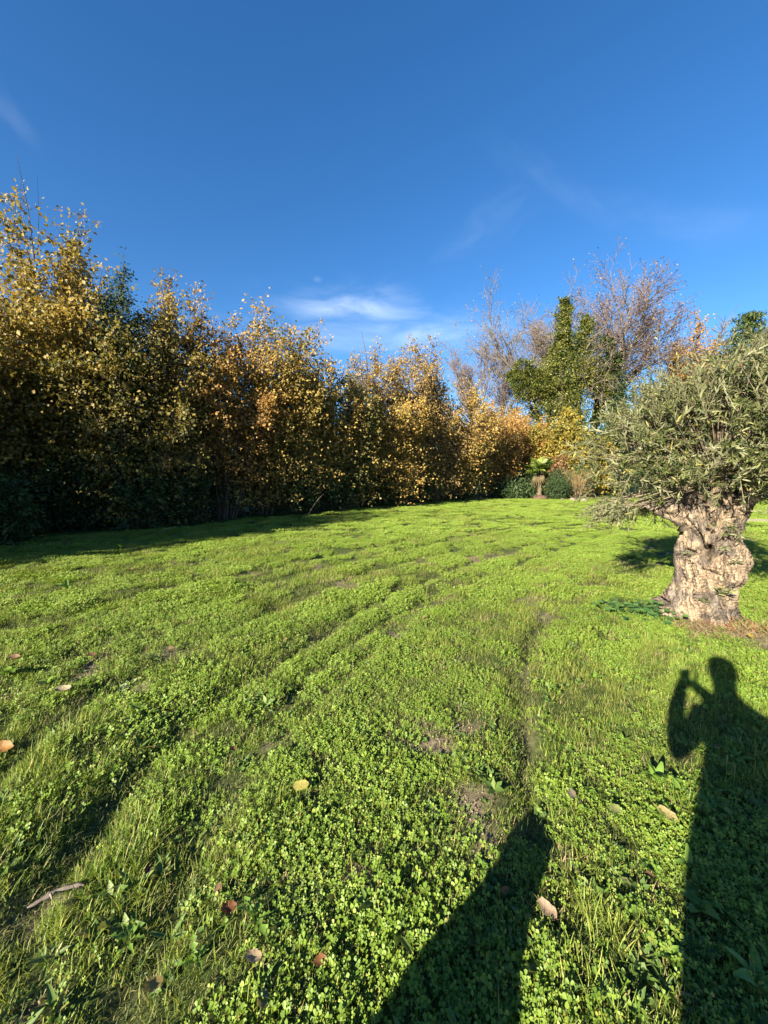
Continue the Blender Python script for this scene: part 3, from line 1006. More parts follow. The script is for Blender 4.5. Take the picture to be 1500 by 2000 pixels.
def far_pos(px, y):
    return at_depth(px, 932, y)


# big bare tree with a broad fan of fine twigs
p = far_pos(1150, 44)
bare_tree('bare_tree', 'broad bare tree with a fan of fine purple grey twigs behind the olive', p, top_at(p, 535) * 0.83, 6.5, 0.40, 71, M_PALEBARK, M_TWIG_PURPLE,
          kids=(10, 9, 8, 4), spread=0.72, first=0.62, limbs=11, up=0.05, shrink=0.46, curve=0.08, leaf=M_BUD, leaf_n=3, leaf_s=0.15, llen=0.80)
# spreading light tree behind the ivy trunk
p = far_pos(1062, 43)
bare_tree('bare_tree', 'thin crowned tree with sparse grey green leaves behind the ivy covered trunk', p, top_at(p, 560), 7.0, 0.35, 72, M_TWIG, M_TWIG,
          kids=(8, 8, 6, 3), spread=0.85, first=0.75, limbs=8, up=0.02, shrink=0.5, leaf=M_YELGREEN, leaf_n=1, leaf_s=0.14, llen=0.72)
p = far_pos(925, 46)
bare_tree('bare_tree', 'small bare tree with brownish twigs above the orange hedge tree', p, top_at(p, 672), 6.5, 0.2, 73, M_TWIG, M_TWIG_PURPLE,
          kids=(8, 7, 7, 4), spread=0.5, first=0.30, limbs=5, up=0.12, shrink=0.55, leaf=M_BROWN, leaf_n=1, leaf_s=0.12)
p = far_pos(975, 47)
bare_tree('bare_tree', 'bare grey tree forking upward between the orange hedge and the ivy tree', p, top_at(p, 690), 6.0, 0.18, 74, M_TWIG, M_TWIG_PURPLE,
          kids=(8, 7, 6, 3), spread=0.5, first=0.35, limbs=4, up=0.12, shrink=0.55)
p = far_pos(1400, 42)
bare_tree('bare_tree', 'pale bare tree rising behind the top of the olive', p, top_at(p, 625), 6.5, 0.25, 75, M_PALEBARK, M_TWIG,
          kids=(8, 7, 6, 4), spread=0.6, first=0.4, limbs=5, up=0.1, shrink=0.55)
p = far_pos(1285, 46)
bare_tree('bare_tree', 'brown twiggy tree low behind the olive beside the orange oak', p, top_at(p, 690), 5.0, 0.25, 76, M_TWIG, M_TWIG_PURPLE,
          kids=(7, 6, 5, 4), spread=0.7, first=0.6, limbs=6, up=0.08, shrink=0.55, leaf=M_BROWN, leaf_n=1)
p = far_pos(1500, 44)
bare_tree('bare_tree', 'bare tree seen behind the right edge of the olive crown', p, top_at(p, 690), 6.0, 0.25, 77, M_PALEBARK, M_TWIG,
          kids=(6, 5, 5, 3), spread=0.7, first=0.6, limbs=5, up=0.05, shrink=0.55)


def ivy_tree(name, label, base, spine, prof, mat, mat2, seed, n, leaf=0.16, balls=(), limbs=()):
    """A trunk clothed in ivy: clumps of leaves hug the spine with the given radii."""
    r = np.random.default_rng(seed)
    root = empty(name, (base[0], base[1], 0))
    tag(root, label, 'tree')
    spine = np.array(spine, float)
    V, F = tubes([(spine, np.linspace(0.4, 0.1, len(spine)))], 7)
    link_mesh('trunk', V, F, M_BARK, root, smooth=True)
    for lb in limbs:
        lb = np.array(lb, float)
        V, F = tubes([(bez(lb[0], lb[1], lb[2], 7), np.linspace(0.16, 0.05, 7))], 5)
        link_mesh('limb', V, F, M_BARK, root, smooth=True)
    prof = np.array(prof, float)
    f = r.uniform(0, 1, n // 22) ** 0.9
    zs = prof[0, 0] + f * (prof[-1, 0] - prof[0, 0])
    rad = np.interp(zs, prof[:, 0], prof[:, 1])
    sx = np.interp(zs, spine[:, 2], spine[:, 0])
    sy = np.interp(zs, spine[:, 2], spine[:, 1])
    a = r.uniform(0, 2 * math.pi, len(zs))
    rr = rad * r.uniform(0.3, 1.15, len(zs)) * (0.55 + 0.95 * fbm(zs * 1.1 + seed, a * 1.3, seed, 2)) + np.where(r.uniform(0, 1, len(zs)) < 0.22, r.uniform(0.1, 0.7, len(zs)), 0)
    C = np.stack([sx + rr * np.cos(a), sy + rr * np.sin(a), zs], -1)
    ci = np.repeat(np.arange(len(C)), 22)
    P = C[ci] + r.normal(0, 1, (len(ci), 3)) * np.stack([0.10 + 0.16 * rad[ci], 0.10 + 0.16 * rad[ci], 0.08 + 0.07 * rad[ci]], -1)
    outw = np.stack([np.cos(a[ci]), np.sin(a[ci]), 0.3 + 0 * ci], -1)
    V, F = leaves(P, rdir(len(P), r, -0.6) + 0.6 * outw, rdir(len(P), r) + 0.8 * outw, leaf * r.uniform(0.6, 1.3, len(P)), LEAF_KITE)
    c = link_mesh('crown', V, F, mat, root)
    c["kind"] = 'stuff'
    for (bx, by, bz, br) in balls:
        k = int(1500 * br)
        d = rdir(k, r)
        P = np.array((bx, by, bz)) + d * (br * r.uniform(0.35, 1.0, k) ** 0.6)[:, None] * np.array((1.0, 1.0, 0.85))
        V, F = leaves(P, d + rdir(k, r) * 0.6, rdir(k, r) + d, leaf * r.uniform(0.6, 1.2, k), LEAF_KITE)
        c = link_mesh('leaf_clump', V, F, mat2, root)
        c["kind"] = 'stuff'
    return root


# tall ivy spire left of the broad bare tree
b = far_pos(1090, 38)
h = lambda py: top_at(b, py)
dx = lambda px: (px - 1090) / FPX * 38.2
ivy_tree('ivy_tree', 'tall trunk wrapped in dark ivy tapering to a spire behind the palm', b,
         [(0, 0, 0), (0.1, 0, 5), (-0.1, 0, h(720)), (0.0, 0, h(595))],
         [(h(900), 2.0), (h(830), 2.2), (h(780), 2.3), (h(735), 2.1), (h(705), 1.3), (h(670), 0.6), (h(640), 0.38), (h(600), 0.2), (h(585), 0.06)],
         M_IVY, M_IVY, 81, 30000, 0.16,
         balls=((dx(1012), -0.5, h(722), 1.0), (dx(1030), 0, h(735), 1.0), (dx(1005), -0.5, h(748), 0.9), (dx(1045), -0.5, h(745), 1.3), (dx(1020), -0.4, h(765), 1.2),
                (dx(997), 0, h(735), 0.7), (dx(1055), -0.3, h(755), 1.2)),
         limbs=(((0, 0, h(800)), (dx(1040), 0, h(760)), (dx(1000), -0.4, h(735))),))
# second ivy stem, right fork
b = far_pos(1130, 39)
dx = lambda px: (px - 1130) / FPX * 39.2
ivy_tree('ivy_tree', 'ivy clad fork leaning right beside the tall ivy spire', b,
         [(-0.6, 0, 0), (-0.4, 0, 5), (-0.3, 0, h(720)), (0.1, 0, h(620))],
         [(h(780), 1.3), (h(720), 1.3), (h(680), 0.8), (h(640), 0.5), (h(615), 0.2)],
         M_IVY, M_IVY, 82, 9000, 0.16, limbs=(((-0.3, 0, h(740)), (dx(1150), 0, h(730)), (dx(1165), 0, h(660))),))
# dark ivy column further right
b = far_pos(1190, 40)
ivy_tree('ivy_tree', 'dark ivy column under the broad bare tree, left of the olive top', b,
         [(0, 0, 0), (0.1, 0, 5), (-0.3, 0, h(720)), (-1.0, 0, h(660))],
         [(h(900), 1.2), (h(820), 1.1), (h(770), 1.0), (h(720), 0.8), (h(680), 0.4), (h(655), 0.15)],
         M_IVYDARK, M_IVY, 83, 18000, 0.16, balls=((-2.0, -0.5, h(745), 1.1), (-1.4, -0.6, h(770), 1.0)))
# ivy-clad tree behind the olive's right side
b = far_pos(1434, 40)
ivy_tree('ivy_tree', 'dark green ivy tree poking above the right half of the olive', b,
         [(0, 0, 0), (0.1, 0, 5), (-0.1, 0, h(720)), (0.3, 0, h(612))],
         [(h(900), 3.0), (h(800), 3.0), (h(740), 2.6), (h(690), 1.6), (h(650), 1.0), (h(612), 0.4)],
         M_IVYDARK, M_IVY, 84, 20000, 0.17, balls=((2.4, -0.5, h(660), 0.9), (3.0, -0.5, h(690), 0.8)))

# leafy trees and shrubs along the far boundary
for i, (px, y, ty, R, mt, lf, ntw, nm, lab) in enumerate((
        (1095, 33, 785, 3.2, M_YELGREEN, 0.17, 1800, 'yellow_shrub', 'large yellow green shrub in front of the ivy tree'),
        (1150, 34, 830, 2.6, M_YELGREEN, 0.17, 1200, 'yellow_shrub', 'lower yellow shrub half hidden by the olive'),
        (1345, 41, 605, 3.6, M_ORANGE, 0.2, 1700, 'orange_oak', 'round orange oak glowing behind the olive top'),
        (1265, 40, 680, 3.6, M_DULLGREEN, 0.2, 800, 'background_tree', 'dull green brown tree behind the middle of the olive'),
        (1480, 38, 690, 3.0, M_YELGREEN, 0.2, 900, 'background_tree', 'yellowing tree behind the right edge of the olive'),
        (1400, 36, 720, 3.2, M_YELGREEN, 0.2, 800, 'background_tree', 'golden tree low behind the olive crown'),
        (1560, 40, 700, 3.4, M_GOLD, 0.2, 800, 'background_tree', 'golden tree just outside the right edge'),
        (1210, 35, 790, 3.2, M_LAUREL, 0.22, 700, 'background_shrub', 'dark evergreen shrub low behind the left of the olive'),
        (1300, 34, 790, 2.8, M_LAUREL, 0.22, 700, 'background_shrub', 'dark evergreen shrub low behind the olive trunk'),
        (1390, 34, 800, 2.8, M_LAUREL, 0.22, 700, 'background_shrub', 'dark evergreen shrub low behind the right of the olive trunk'),
        (1480, 33, 850, 2.8, M_LAUREL, 0.22, 700, 'background_shrub', 'dark evergreen shrub at the far end of the gravel path'),
        (1580, 31, 850, 3.0, M_LAUREL, 0.22, 700, 'background_shrub', 'dark evergreen shrub beyond the right edge'),
        (1003, 43, 768, 3.2, M_BROWN, 0.2, 900, 'background_tree', 'brown tree low behind the last orange hedge trees'),
        (1032, 33, 885, 1.9, M_LAUREL, 0.2, 600, 'background_shrub', 'dark evergreen shrub just left behind the palm'),
        (1078, 33.5, 888, 1.9, M_LAUREL, 0.2, 600, 'background_shrub', 'dark evergreen shrub just right behind the palm'),
        (1120, 31, 905, 1.7, M_LAUREL, 0.2, 600, 'background_shrub', 'dark evergreen shrub between the dwarf conifer and the olive'),
        (1040, 37, 815, 2.8, M_BROWN, 0.18, 600, 'background_shrub', 'brown shrub behind the last orange hedge tree'))):
    p = far_pos(px, y)
    leafy_shrub(nm, lab, 'shrub' if 'shrub' in nm else 'tree', p, top_at(p, ty), R, mt, 740 + i, 9, ntw, 13, lf, lo=0.06, top_shoots=8, stem_r=0.06,
                tpl=LEAF_LAUREL if mt is M_LAUREL else LEAF_KITE, foot=0.4, hmin=0.85 if 'oak' in nm else 0.72, dome=0.35 if 'oak' in nm else 0.45)

# ------------------------------------------------------------------ the bed at the far end: palm, conifer, sapling, clumps
M_PALMTRUNK = bark_mat('palm_fibre', (0.06, 0.045, 0.03), (0.16, 0.125, 0.09), 18, 0.6, (1, 1, 2.5))
M_FROND = leaf_mat('palm_frond', [(0, (0.05, 0.10, 0.02)), (0.6, (0.12, 0.18, 0.03)), (1, (0.25, 0.28, 0.06))], rough=0.45, transl=0.25)
M_FRONDDRY = leaf_mat('palm_frond_dry', [(0, (0.06, 0.045, 0.02)), (1, (0.12, 0.095, 0.04))], rough=0.6, transl=0.2)
pb = ground_at(1053, 975)
scale_p = pb[1] / FPX
palm = empty('fan_palm', (pb[0], pb[1], 0))
tag(palm, 'small fan palm with a shaggy tan trunk in the far bed', 'palm')
PH = (975 - 917) * scale_p
r = np.random.default_rng(5)
pts = np.array([(0, 0, -0.05), (0.02, 0, PH * 0.3), (-0.02, 0, PH * 0.6), (0.03, 0, PH)])
V, F = tubes([(bez(pts[0], pts[1] * 1.2, pts[3], 14), 0.12 + 0.025 * np.sin(np.arange(14) * 2.6) + np.linspace(0.04, 0, 14))], 9)
link_mesh('trunk', V, F, M_PALMTRUNK, palm, smooth=True)


def fan_frond(d, stalk, size, nseg, mat, fold):
    d = unit(d)
    o = np.array((0.03, 0, PH - 0.05))
    hub = o + d * stalk + np.array((0, 0, -0.10 * stalk))
    V1, F1 = tubes([(bez(o, o + d * stalk * 0.5 + (0, 0, 0.06), hub, 5), np.linspace(0.022, 0.012, 5))], 4)
    up = unit(np.cross(np.cross(d, (0, 0, 1)), d) + 1e-6)
    side = np.cross(d, up)
    Vs = []
    Ts = []
    off = 0
    for k in range(nseg):
        a = (k / (nseg - 1) - 0.5) * math.radians(250)
        sd = math.cos(a) * d + math.sin(a) * side
        tip = hub + sd * size * (1 - 0.25 * abs(a) / 2.2) + np.array((0, 0, -fold * size * 0.35))
        mid = hub + sd * size * 0.55 + up * 0.02
        w = np.cross(sd, up) * 0.045
        Vs.append(np.array([hub, mid + w, tip, mid - w]))
        Ts += [(off, off + 1, off + 2), (off, off + 2, off + 3)]
        off += 4
    fr = link_mesh('frond', np.concatenate(Vs), np.array(Ts), mat, palm)
    link_mesh('frond_stalk', V1, F1, mat, fr)
    return fr


for k in range(22):
    a = k * 2.399
    el = r.uniform(-0.3, 1.2) if k < 18 else r.uniform(-1.2, -0.7)
    fan_frond((math.cos(a) * math.cos(el), math.sin(a) * math.cos(el), math.sin(el)), r.uniform(0.5, 0.75), r.uniform(0.6, 0.8), 15,
              M_FROND if k < 18 else M_FRONDDRY, 0.5 if el > 0.3 else 1.0)

M_MULCH = plain_mat('red_mulch', (0.09, 0.055, 0.038), 0.95)
r = np.random.default_rng(6)
th = np.linspace(0, 2 * math.pi, 28, endpoint=False)
rows = []
for k, (rr, zz) in enumerate(((0.62, 0.0), (0.60, 0.16), (0.52, 0.24), (0.35, 0.27), (0.1, 0.30))):
    q = rr * (1 + 0.08 * r.normal(size=28))
    rows.append(np.stack([pb[0] + q * np.cos(th), pb[1] - 0.1 + q * np.sin(th), zz + 0.02 * r.normal(size=28)], -1))
V = np.concatenate(rows)
F = np.array([(k * 28 + j, k * 28 + (j + 1) % 28, (k + 1) * 28 + (j + 1) % 28, (k + 1) * 28 + j) for k in range(4) for j in range(28)])
tag(link_mesh('mulch_mound', V, F, M_MULCH), 'low red brown mulch mound round the foot of the palm', 'mound')

# bushy conifer right of the palm
p = ground_at(1084, 976)
leafy_shrub('dwarf_conifer', 'bushy green dwarf conifer just right of the palm', 'shrub', p, top_at(p, 912), 1.15, M_CONIFER, 800, 9, 420, 16, 0.13, LEAF_LAUREL,
            lo=0.05, hmin=0.5, dome=0.5, foot=0.2, top_shoots=4)
p = ground_at(1008, 975)
leafy_shrub('dark_clump', 'dark rounded clump of upright leaves left of the palm', 'shrub', p + (0, 0.6, 0), top_at(p, 936), 1.3, M_LAUREL, 801, 14, 300, 12, 0.30, LEAF_LANCE,
            lo=0.02, hmin=0.4, dome=0.4, foot=0.6, top_shoots=10)
p = ground_at(1135, 977)
leafy_shrub('dry_shrub', 'dry tan shrub at the bed edge beside the olive', 'shrub', p + (0, 0.8, 0), top_at(p, 905), 1.3, M_BROWN, 802, 12, 300, 8, 0.12, LEAF_LANCE, lo=0.05, top_shoots=8, bark=M_DRY)
p = ground_at(1090, 973)
leafy_shrub('red_shrub', 'small red leaved shrub behind the palm fronds', 'shrub', p + (0.6, 1.6, 0), top_at(p, 868), 1.1, leaf_mat('leaf_red', [(0, (0.12, 0.06, 0.03)), (0.6, (0.20, 0.11, 0.05)), (1, (0.24, 0.15, 0.06))]), 803, 10, 300, 8, 0.15,
            LEAF_KITE, lo=0.35, top_shoots=8)

# slim sapling with drooping feathery branches in front of the dark hedge
p = ground_at(927, 974)
sap = empty('feathery_sapling', (p[0], p[1], 0))
tag(sap, 'slim sapling with feathery sideways fronds before the dark hedge', 'tree')
sh = top_at(p, 880)
V, F = tubes([(np.array([(0, 0, -0.05), (0.05, 0, sh * 0.4), (0.0, 0, sh * 0.8), (0.05, 0, sh)]), np.array((0.07, 0.06, 0.04, 0.015)))], 6)
link_mesh('trunk', V, F, M_TWIG, sap, smooth=True)
r = np.random.default_rng(8)
for k in range(16):
    z = sh * (0.16 + 0.8 * k / 16)
    a = k * 2.4 + 0.4
    L_ = 0.9 * (1 - 0.45 * k / 16) + 0.25
    d = np.array((math.cos(a), math.sin(a), 0.0))
    sp = bez(np.array((0.03, 0, z)), np.array((0.03, 0, z + 0.25)) + d * L_ * 0.6, np.array((0.03, 0, z - 0.1)) + d * L_, 8)
    V1, F1 = tubes([(sp, np.linspace(0.014, 0.004, 8))], 3)
    n = 46
    t = r.uniform(0.12, 1, n)
    i0 = np.minimum((t * 7).astype(int), 6)
    P = sp[i0] + (sp[i0 + 1] - sp[i0]) * (t * 7 - i0)[:, None]
    side = np.cross(d, (0, 0, 1)) * np.where(r.uniform(size=n) < 0.5, 1, -1)[:, None]
    V2, F2 = leaves(P, side + 0.5 * d + r.normal(0, 0.15, (n, 3)), np.array((0, 0, 1.0)) + r.normal(0, 0.25, (n, 3)), 0.26 * r.uniform(0.6, 1.1, n) * (1.05 - 0.5 * t), LEAF_LANCE)
    link_mesh('frond', np.concatenate([V1, V2]), [F1, F2 + len(V1)], M_CONIFER, sap)

# pale stones edging the bed
M_STONE = plain_mat('pale_stone', (0.17, 0.15, 0.125), 0.9)


def stone(name, label, pos, s, seed, group):
    r = np.random.default_rng(seed)
    bm = bmesh.new()
    bmesh.ops.create_icosphere(bm, subdivisions=2, radius=1.0)
    k = r.normal(size=(3, 3))
    for v in bm.verts:
        n = sum(0.12 * math.sin(2.3 * v.co.dot(Vector(k[i])) + i) for i in range(3))
        v.co = Vector((v.co.x * s[0], v.co.y * s[1], v.co.z * s[2])) * (1 + n)
    me = bpy.data.meshes.new(name)
    bm.to_mesh(me)
    bm.free()
    me.materials.append(M_STONE)
    o = bpy.data.objects.new(name, me)
    COL.objects.link(o)
    o.location = (pos[0], pos[1], s[2] * 0.45)
    tag(o, label, 'stone', group)


for i, (px, py, s, lab) in enumerate(((993, 968, (0.2, 0.2, 0.30), 'pale upright stone left of the palm beside the dark clump'),
                                      (1118, 978, (0.24, 0.18, 0.13), 'pale stone at the bed edge right of the dwarf conifer'),
                                      (1098, 977, (0.16, 0.14, 0.1), 'small pale stone just under the dwarf conifer'),
                                      (1140, 979, (0.26, 0.2, 0.14), 'pale stone nearest the olive leaves at the bed edge'))):
    stone('edging_stone', lab, ground_at(px, py), s, 850 + i, 'pale stones edging the bed')

# ------------------------------------------------------------------ the old olive tree
m, nt, out = new_mat('olive_bark')
N, L = nt.nodes, nt.links
tcn = N.new('ShaderNodeTexCoord')
mp = N.new('ShaderNodeMapping')
mp.inputs['Scale'].default_value = (1, 1, 0.45)
L.new(tcn.outputs['Object'], mp.inputs['Vector'])
n1 = N.new('ShaderNodeTexNoise')
n1.inputs['Scale'].default_value = 5.5
n1.inputs['Detail'].default_value = 5
n1.inputs['Distortion'].default_value = 0.6
L.new(tcn.outputs['Object'], n1.inputs['Vector'])
n2 = N.new('ShaderNodeTexNoise')
n2.inputs['Scale'].default_value = 15
n2.inputs['Detail'].default_value = 8
n2.inputs['Roughness'].default_value = 0.7
n2.inputs['Distortion'].default_value = 1.2
L.new(mp.outputs[0], n2.inputs['Vector'])
tan_ = ramp(nt, [(0.30, (0.07, 0.045, 0.028)), (0.40, (0.18, 0.137, 0.095)), (0.54, (0.245, 0.19, 0.132)), (0.70, (0.32, 0.265, 0.19))])
grey = ramp(nt, [(0.3, (0.035, 0.03, 0.025)), (0.48, (0.095, 0.08, 0.064)), (0.72, (0.22, 0.19, 0.16))])
L.new(n2.outputs['Fac'], tan_.inputs['Fac'])
L.new(n2.outputs['Fac'], grey.inputs['Fac'])
mr = N.new('ShaderNodeMapRange')
mr.inputs['From Min'].default_value = 0.45
mr.inputs['From Max'].default_value = 0.57
L.new(n1.outputs['Fac'], mr.inputs['Value'])
mx = N.new('ShaderNodeMix')
mx.data_type = 'RGBA'
L.new(mr.outputs[0], mx.inputs['Factor'])
L.new(tan_.outputs['Color'], mx.inputs['A'])
L.new(grey.outputs['Color'], mx.inputs['B'])
mp3 = N.new('ShaderNodeMapping')                     # fissures that run up the trunk
mp3.inputs['Scale'].default_value = (1, 1, 0.22)
mp3.inputs['Rotation'].default_value = (0.25, 0.3, 0)
L.new(tcn.outputs['Object'], mp3.inputs['Vector'])
n3 = N.new('ShaderNodeTexNoise')
n3.inputs['Scale'].default_value = 13
n3.inputs['Detail'].default_value = 4
n3.inputs['Roughness'].default_value = 0.6
n3.inputs['Distortion'].default_value = 0.9
L.new(mp3.outputs[0], n3.inputs['Vector'])
ds = N.new('ShaderNodeMath')
ds.operation = 'SUBTRACT'
ds.inputs[1].default_value = 0.5
L.new(n3.outputs['Fac'], ds.inputs[0])
ab_ = N.new('ShaderNodeMath')
ab_.operation = 'ABSOLUTE'
L.new(ds.outputs[0], ab_.inputs[0])
fs = N.new('ShaderNodeMapRange')
fs.inputs['From Min'].default_value = 0.004
fs.inputs['From Max'].default_value = 0.024
L.new(ab_.outputs[0], fs.inputs['Value'])
mf = N.new('ShaderNodeMix')
mf.data_type = 'RGBA'
L.new(fs.outputs[0], mf.inputs['Factor'])
mf.inputs['A'].default_value = (0.045, 0.033, 0.024, 1)
L.new(mx.outputs['Result'], mf.inputs['B'])
hs = N.new('ShaderNodeMath')
hs.operation = 'MULTIPLY_ADD'
hs.inputs[1].default_value = 0.35
L.new(fs.outputs[0], hs.inputs[0])
L.new(n2.outputs['Fac'], hs.inputs[2])
bs = N.new('ShaderNodeBsdfPrincipled')
bs.inputs['Roughness'].default_value = 0.9
bs.inputs['Specular IOR Level'].default_value = 0.15
L.new(mf.outputs['Result'], bs.inputs['Base Color'])
bp = N.new('ShaderNodeBump')
bp.inputs['Strength'].default_value = 0.75
bp.inputs['Distance'].default_value = 0.03
L.new(hs.outputs[0], bp.inputs['Height'])
L.new(bp.outputs[0], bs.inputs['Normal'])
L.new(bs.outputs[0], out.inputs['Surface'])
M_OLIVEBARK = m
M_OLIVETWIG = bark_mat('olive_twig', (0.10, 0.08, 0.055), (0.22, 0.185, 0.13), 15)
M_OLIVELEAF = leaf_mat('olive_leaf', [(0, (0.034, 0.05, 0.014)), (0.5, (0.072, 0.093, 0.028)), (0.85, (0.135, 0.15, 0.055)), (0.97, (0.20, 0.20, 0.07)), (1, (0.34, 0.30, 0.06))],
                       rough=0.5, transl=0.2, spec=0.3, under=(0.18, 0.19, 0.105), tcol=(1.2, 1.15, 0.7))

olive = empty('olive_tree', tuple(OLIVE))
tag(olive, 'old olive tree with a thick gnarled tan trunk and silvery leaves', 'tree')
phi = math.atan2(OLIVE[0], OLIVE[1])                 # the side that faces the lawn
olive.rotation_euler = (0, 0, -phi)                  # local x: to the right of the trunk's face, local y: away
zt = np.array([-0.12, 0.0, 0.06, 0.18, 0.36, 0.48, 0.66, 0.78, 0.90, 1.01, 1.12, 1.22, 1.32])
lt = np.array([0.80, 0.68, 0.55, 0.41, 0.335, 0.325, 0.325, 0.31, 0.275, 0.245, 0.25, 0.31, 0.30])
rt = np.array([0.31, 0.27, 0.24, 0.215, 0.225, 0.33, 0.375, 0.35, 0.29, 0.265, 0.27, 0.31, 0.30])
ft = np.array([0.46, 0.42, 0.37, 0.32, 0.29, 0.31, 0.33, 0.31, 0.28, 0.25, 0.25, 0.27, 0.26])
NT, NZ = 170, 140
th = np.linspace(-math.pi, math.pi, NT, endpoint=False)
zz = np.linspace(-0.12, 1.30, NZ)
TH, ZZ = np.meshgrid(th, zz)
wl_ = np.clip(-np.cos(TH), 0, 1) ** 2
wr_ = np.clip(np.cos(TH), 0, 1) ** 2
wf_ = np.sin(TH) ** 2
RR = 0.95 * wl_ * np.interp(ZZ, zt, lt) + 0.93 * wr_ * np.interp(ZZ, zt, rt) + wf_ * np.interp(ZZ, zt, ft)
tw_ = TH + 1.0 * ZZ
cx, cy = np.cos(tw_), np.sin(tw_)
low = np.clip(1 - ZZ / 0.45, 0, 1)
RR += (0.022 + 0.03 * low) * np.sin(5 * tw_ + 1.0) + 0.014 * np.sin(9 * tw_ + 3 * ZZ)
RR += 0.14 * (fbm(cx * 1.9 + ZZ * 1.3, cy * 1.9 + 4 + ZZ * 0.9, 5, 3) - 0.5)
RR += 0.075 * (fbm(cx * 5 + ZZ * 2.0, cy * 5 + 9 - ZZ * 2.4, 15, 3) - 0.5)
rid = np.abs(fbm(cx * 9 + 3, cy * 9 + ZZ * 2.2, 25, 3) - 0.5)
RR -= 0.06 * np.exp(-(rid / 0.045) ** 2)
fur = np.abs(fbm(cx * 16 + 8, cy * 16 + ZZ * 1.1, 45, 2) - 0.5)
RR -= 0.028 * np.exp(-(fur / 0.05) ** 2)
RR += 0.03 * (fbm(cx * 22 + ZZ * 7, cy * 22 - ZZ * 7, 35, 2) - 0.5)


def trunk_bump(u, z, du, dz, amt, tilt=0.0):
    """Swell (amt > 0) or hollow out the trunk's face at (u, z)."""
    global RR
    t0 = -math.acos(max(-1, min(1, u / 0.32)))
    a = (TH - t0) * 0.32
    b = ZZ - z - tilt * a
    RR = RR + amt * np.exp(-np.abs(a / du) ** 2.4 - np.abs(b / dz) ** 2.4)


for args in ((-0.115, 0.87, 0.055, 0.12, -0.2, -0.9), (-0.035, 0.735, 0.07, 0.075, -0.33, 0.3), (-0.01, 0.80, 0.035, 0.045, -0.24),
             (-0.20, 0.735, 0.07, 0.045, -0.14, 0.2), (-0.30, 0.11, 0.10, 0.03, -0.2), (0.16, 0.17, 0.06, 0.015, -0.08),
             (0.0, 0.64, 0.07, 0.07, 0.035), (-0.10, 0.98, 0.05, 0.14, 0.05, -0.6), (0.10, 0.9, 0.035, 0.03, -0.06), (0.14, 0.62, 0.08, 0.09, 0.04),
             (0.02, 0.55, 0.10, 0.02, -0.05, -0.3), (-0.10, 0.35, 0.03, 0.22, 0.035), (-0.02, 0.30, 0.03, 0.2, -0.03), (0.20, 0.45, 0.06, 0.06, 0.04),
             (0.10, 1.05, 0.06, 0.10, -0.09, 0.5), (0.05, 0.16, 0.10, 0.10, 0.05), (0.23, 0.8, 0.05, 0.12, 0.03), (-0.22, 1.12, 0.07, 0.08, 0.06)):
    trunk_bump(*args)
CX = 0.02 * np.sin(ZZ * 3)
V = np.stack([CX + RR * np.cos(TH), RR * np.sin(TH), ZZ + 0.03 * np.sin(3 * TH) * np.clip(ZZ - 1.0, 0, 1)], -1)
top = np.array([[0, 0, 1.22]])
V = np.concatenate([V.reshape(-1, 3), top])
i = np.arange(NZ - 1)[:, None] * NT
j = np.arange(NT)[None, :]
k = (j + 1) % NT
TF = np.stack([i + j, i + k, i + NT + k, i + NT + j], -1).reshape(-1, 4)
capf = np.stack([(NZ - 1) * NT + np.arange(NT), (NZ - 1) * NT + (np.arange(NT) + 1) % NT, np.full(NT, NZ * NT)], -1)
trunk = link_mesh('trunk', V, [TF, capf], M_OLIVEBARK, olive, smooth=True)

r = np.random.default_rng(77)


def olive_limb(pts, rad, name='limb'):
    pts = np.array(pts, float)
    q = bez(pts[0], pts[1], pts[2], 16)
    rr = np.linspace(rad[0], rad[1], 16) * (1 + 0.10 * r.normal(size=16))
    V, F = tubes([(q, rr)], 12)
    V = V + r.normal(0, 0.006, V.shape)
    # closed end
    e = len(V)
    V = np.concatenate([V, q[-1:] + (q[-1] - q[-2]) * 0.3])
    cf = np.stack([np.arange(12) + 15 * 12, (np.arange(12) + 1) % 12 + 15 * 12, np.full(12, e)], -1)
    return link_mesh(name, V, [F, cf], M_OLIVEBARK, olive, smooth=True)


olive_limb([(-0.14, -0.06, 1.06), (-0.30, -0.10, 1.18), (-0.36, -0.12, 1.34)], (0.15, 0.125), 'limb_stub')
olive_limb([(-0.22, -0.05, 1.06), (-0.42, -0.12, 1.17), (-0.66, -0.16, 1.27)], (0.075, 0.035))
olive_limb([(-0.10, 0.05, 1.15), (-0.25, 0.1, 1.5), (-0.60, 0.15, 1.85)], (0.13, 0.05))
olive_limb([(0.05, 0.02, 1.15), (0.06, 0.0, 1.6), (0.02, -0.05, 2.2)], (0.14, 0.05))
olive_limb([(0.18, 0.0, 1.05), (0.30, 0.0, 1.4), (0.50, 0.0, 1.95)], (0.11, 0.04))
olive_limb([(0.15, 0.12, 1.15), (0.3, 0.4, 1.5), (0.5, 0.7, 1.9)], (0.11, 0.05))
olive_limb([(0.0, -0.12, 1.15), (0.05, -0.35, 1.5), (0.0, -0.60, 1.9)], (0.08, 0.035))

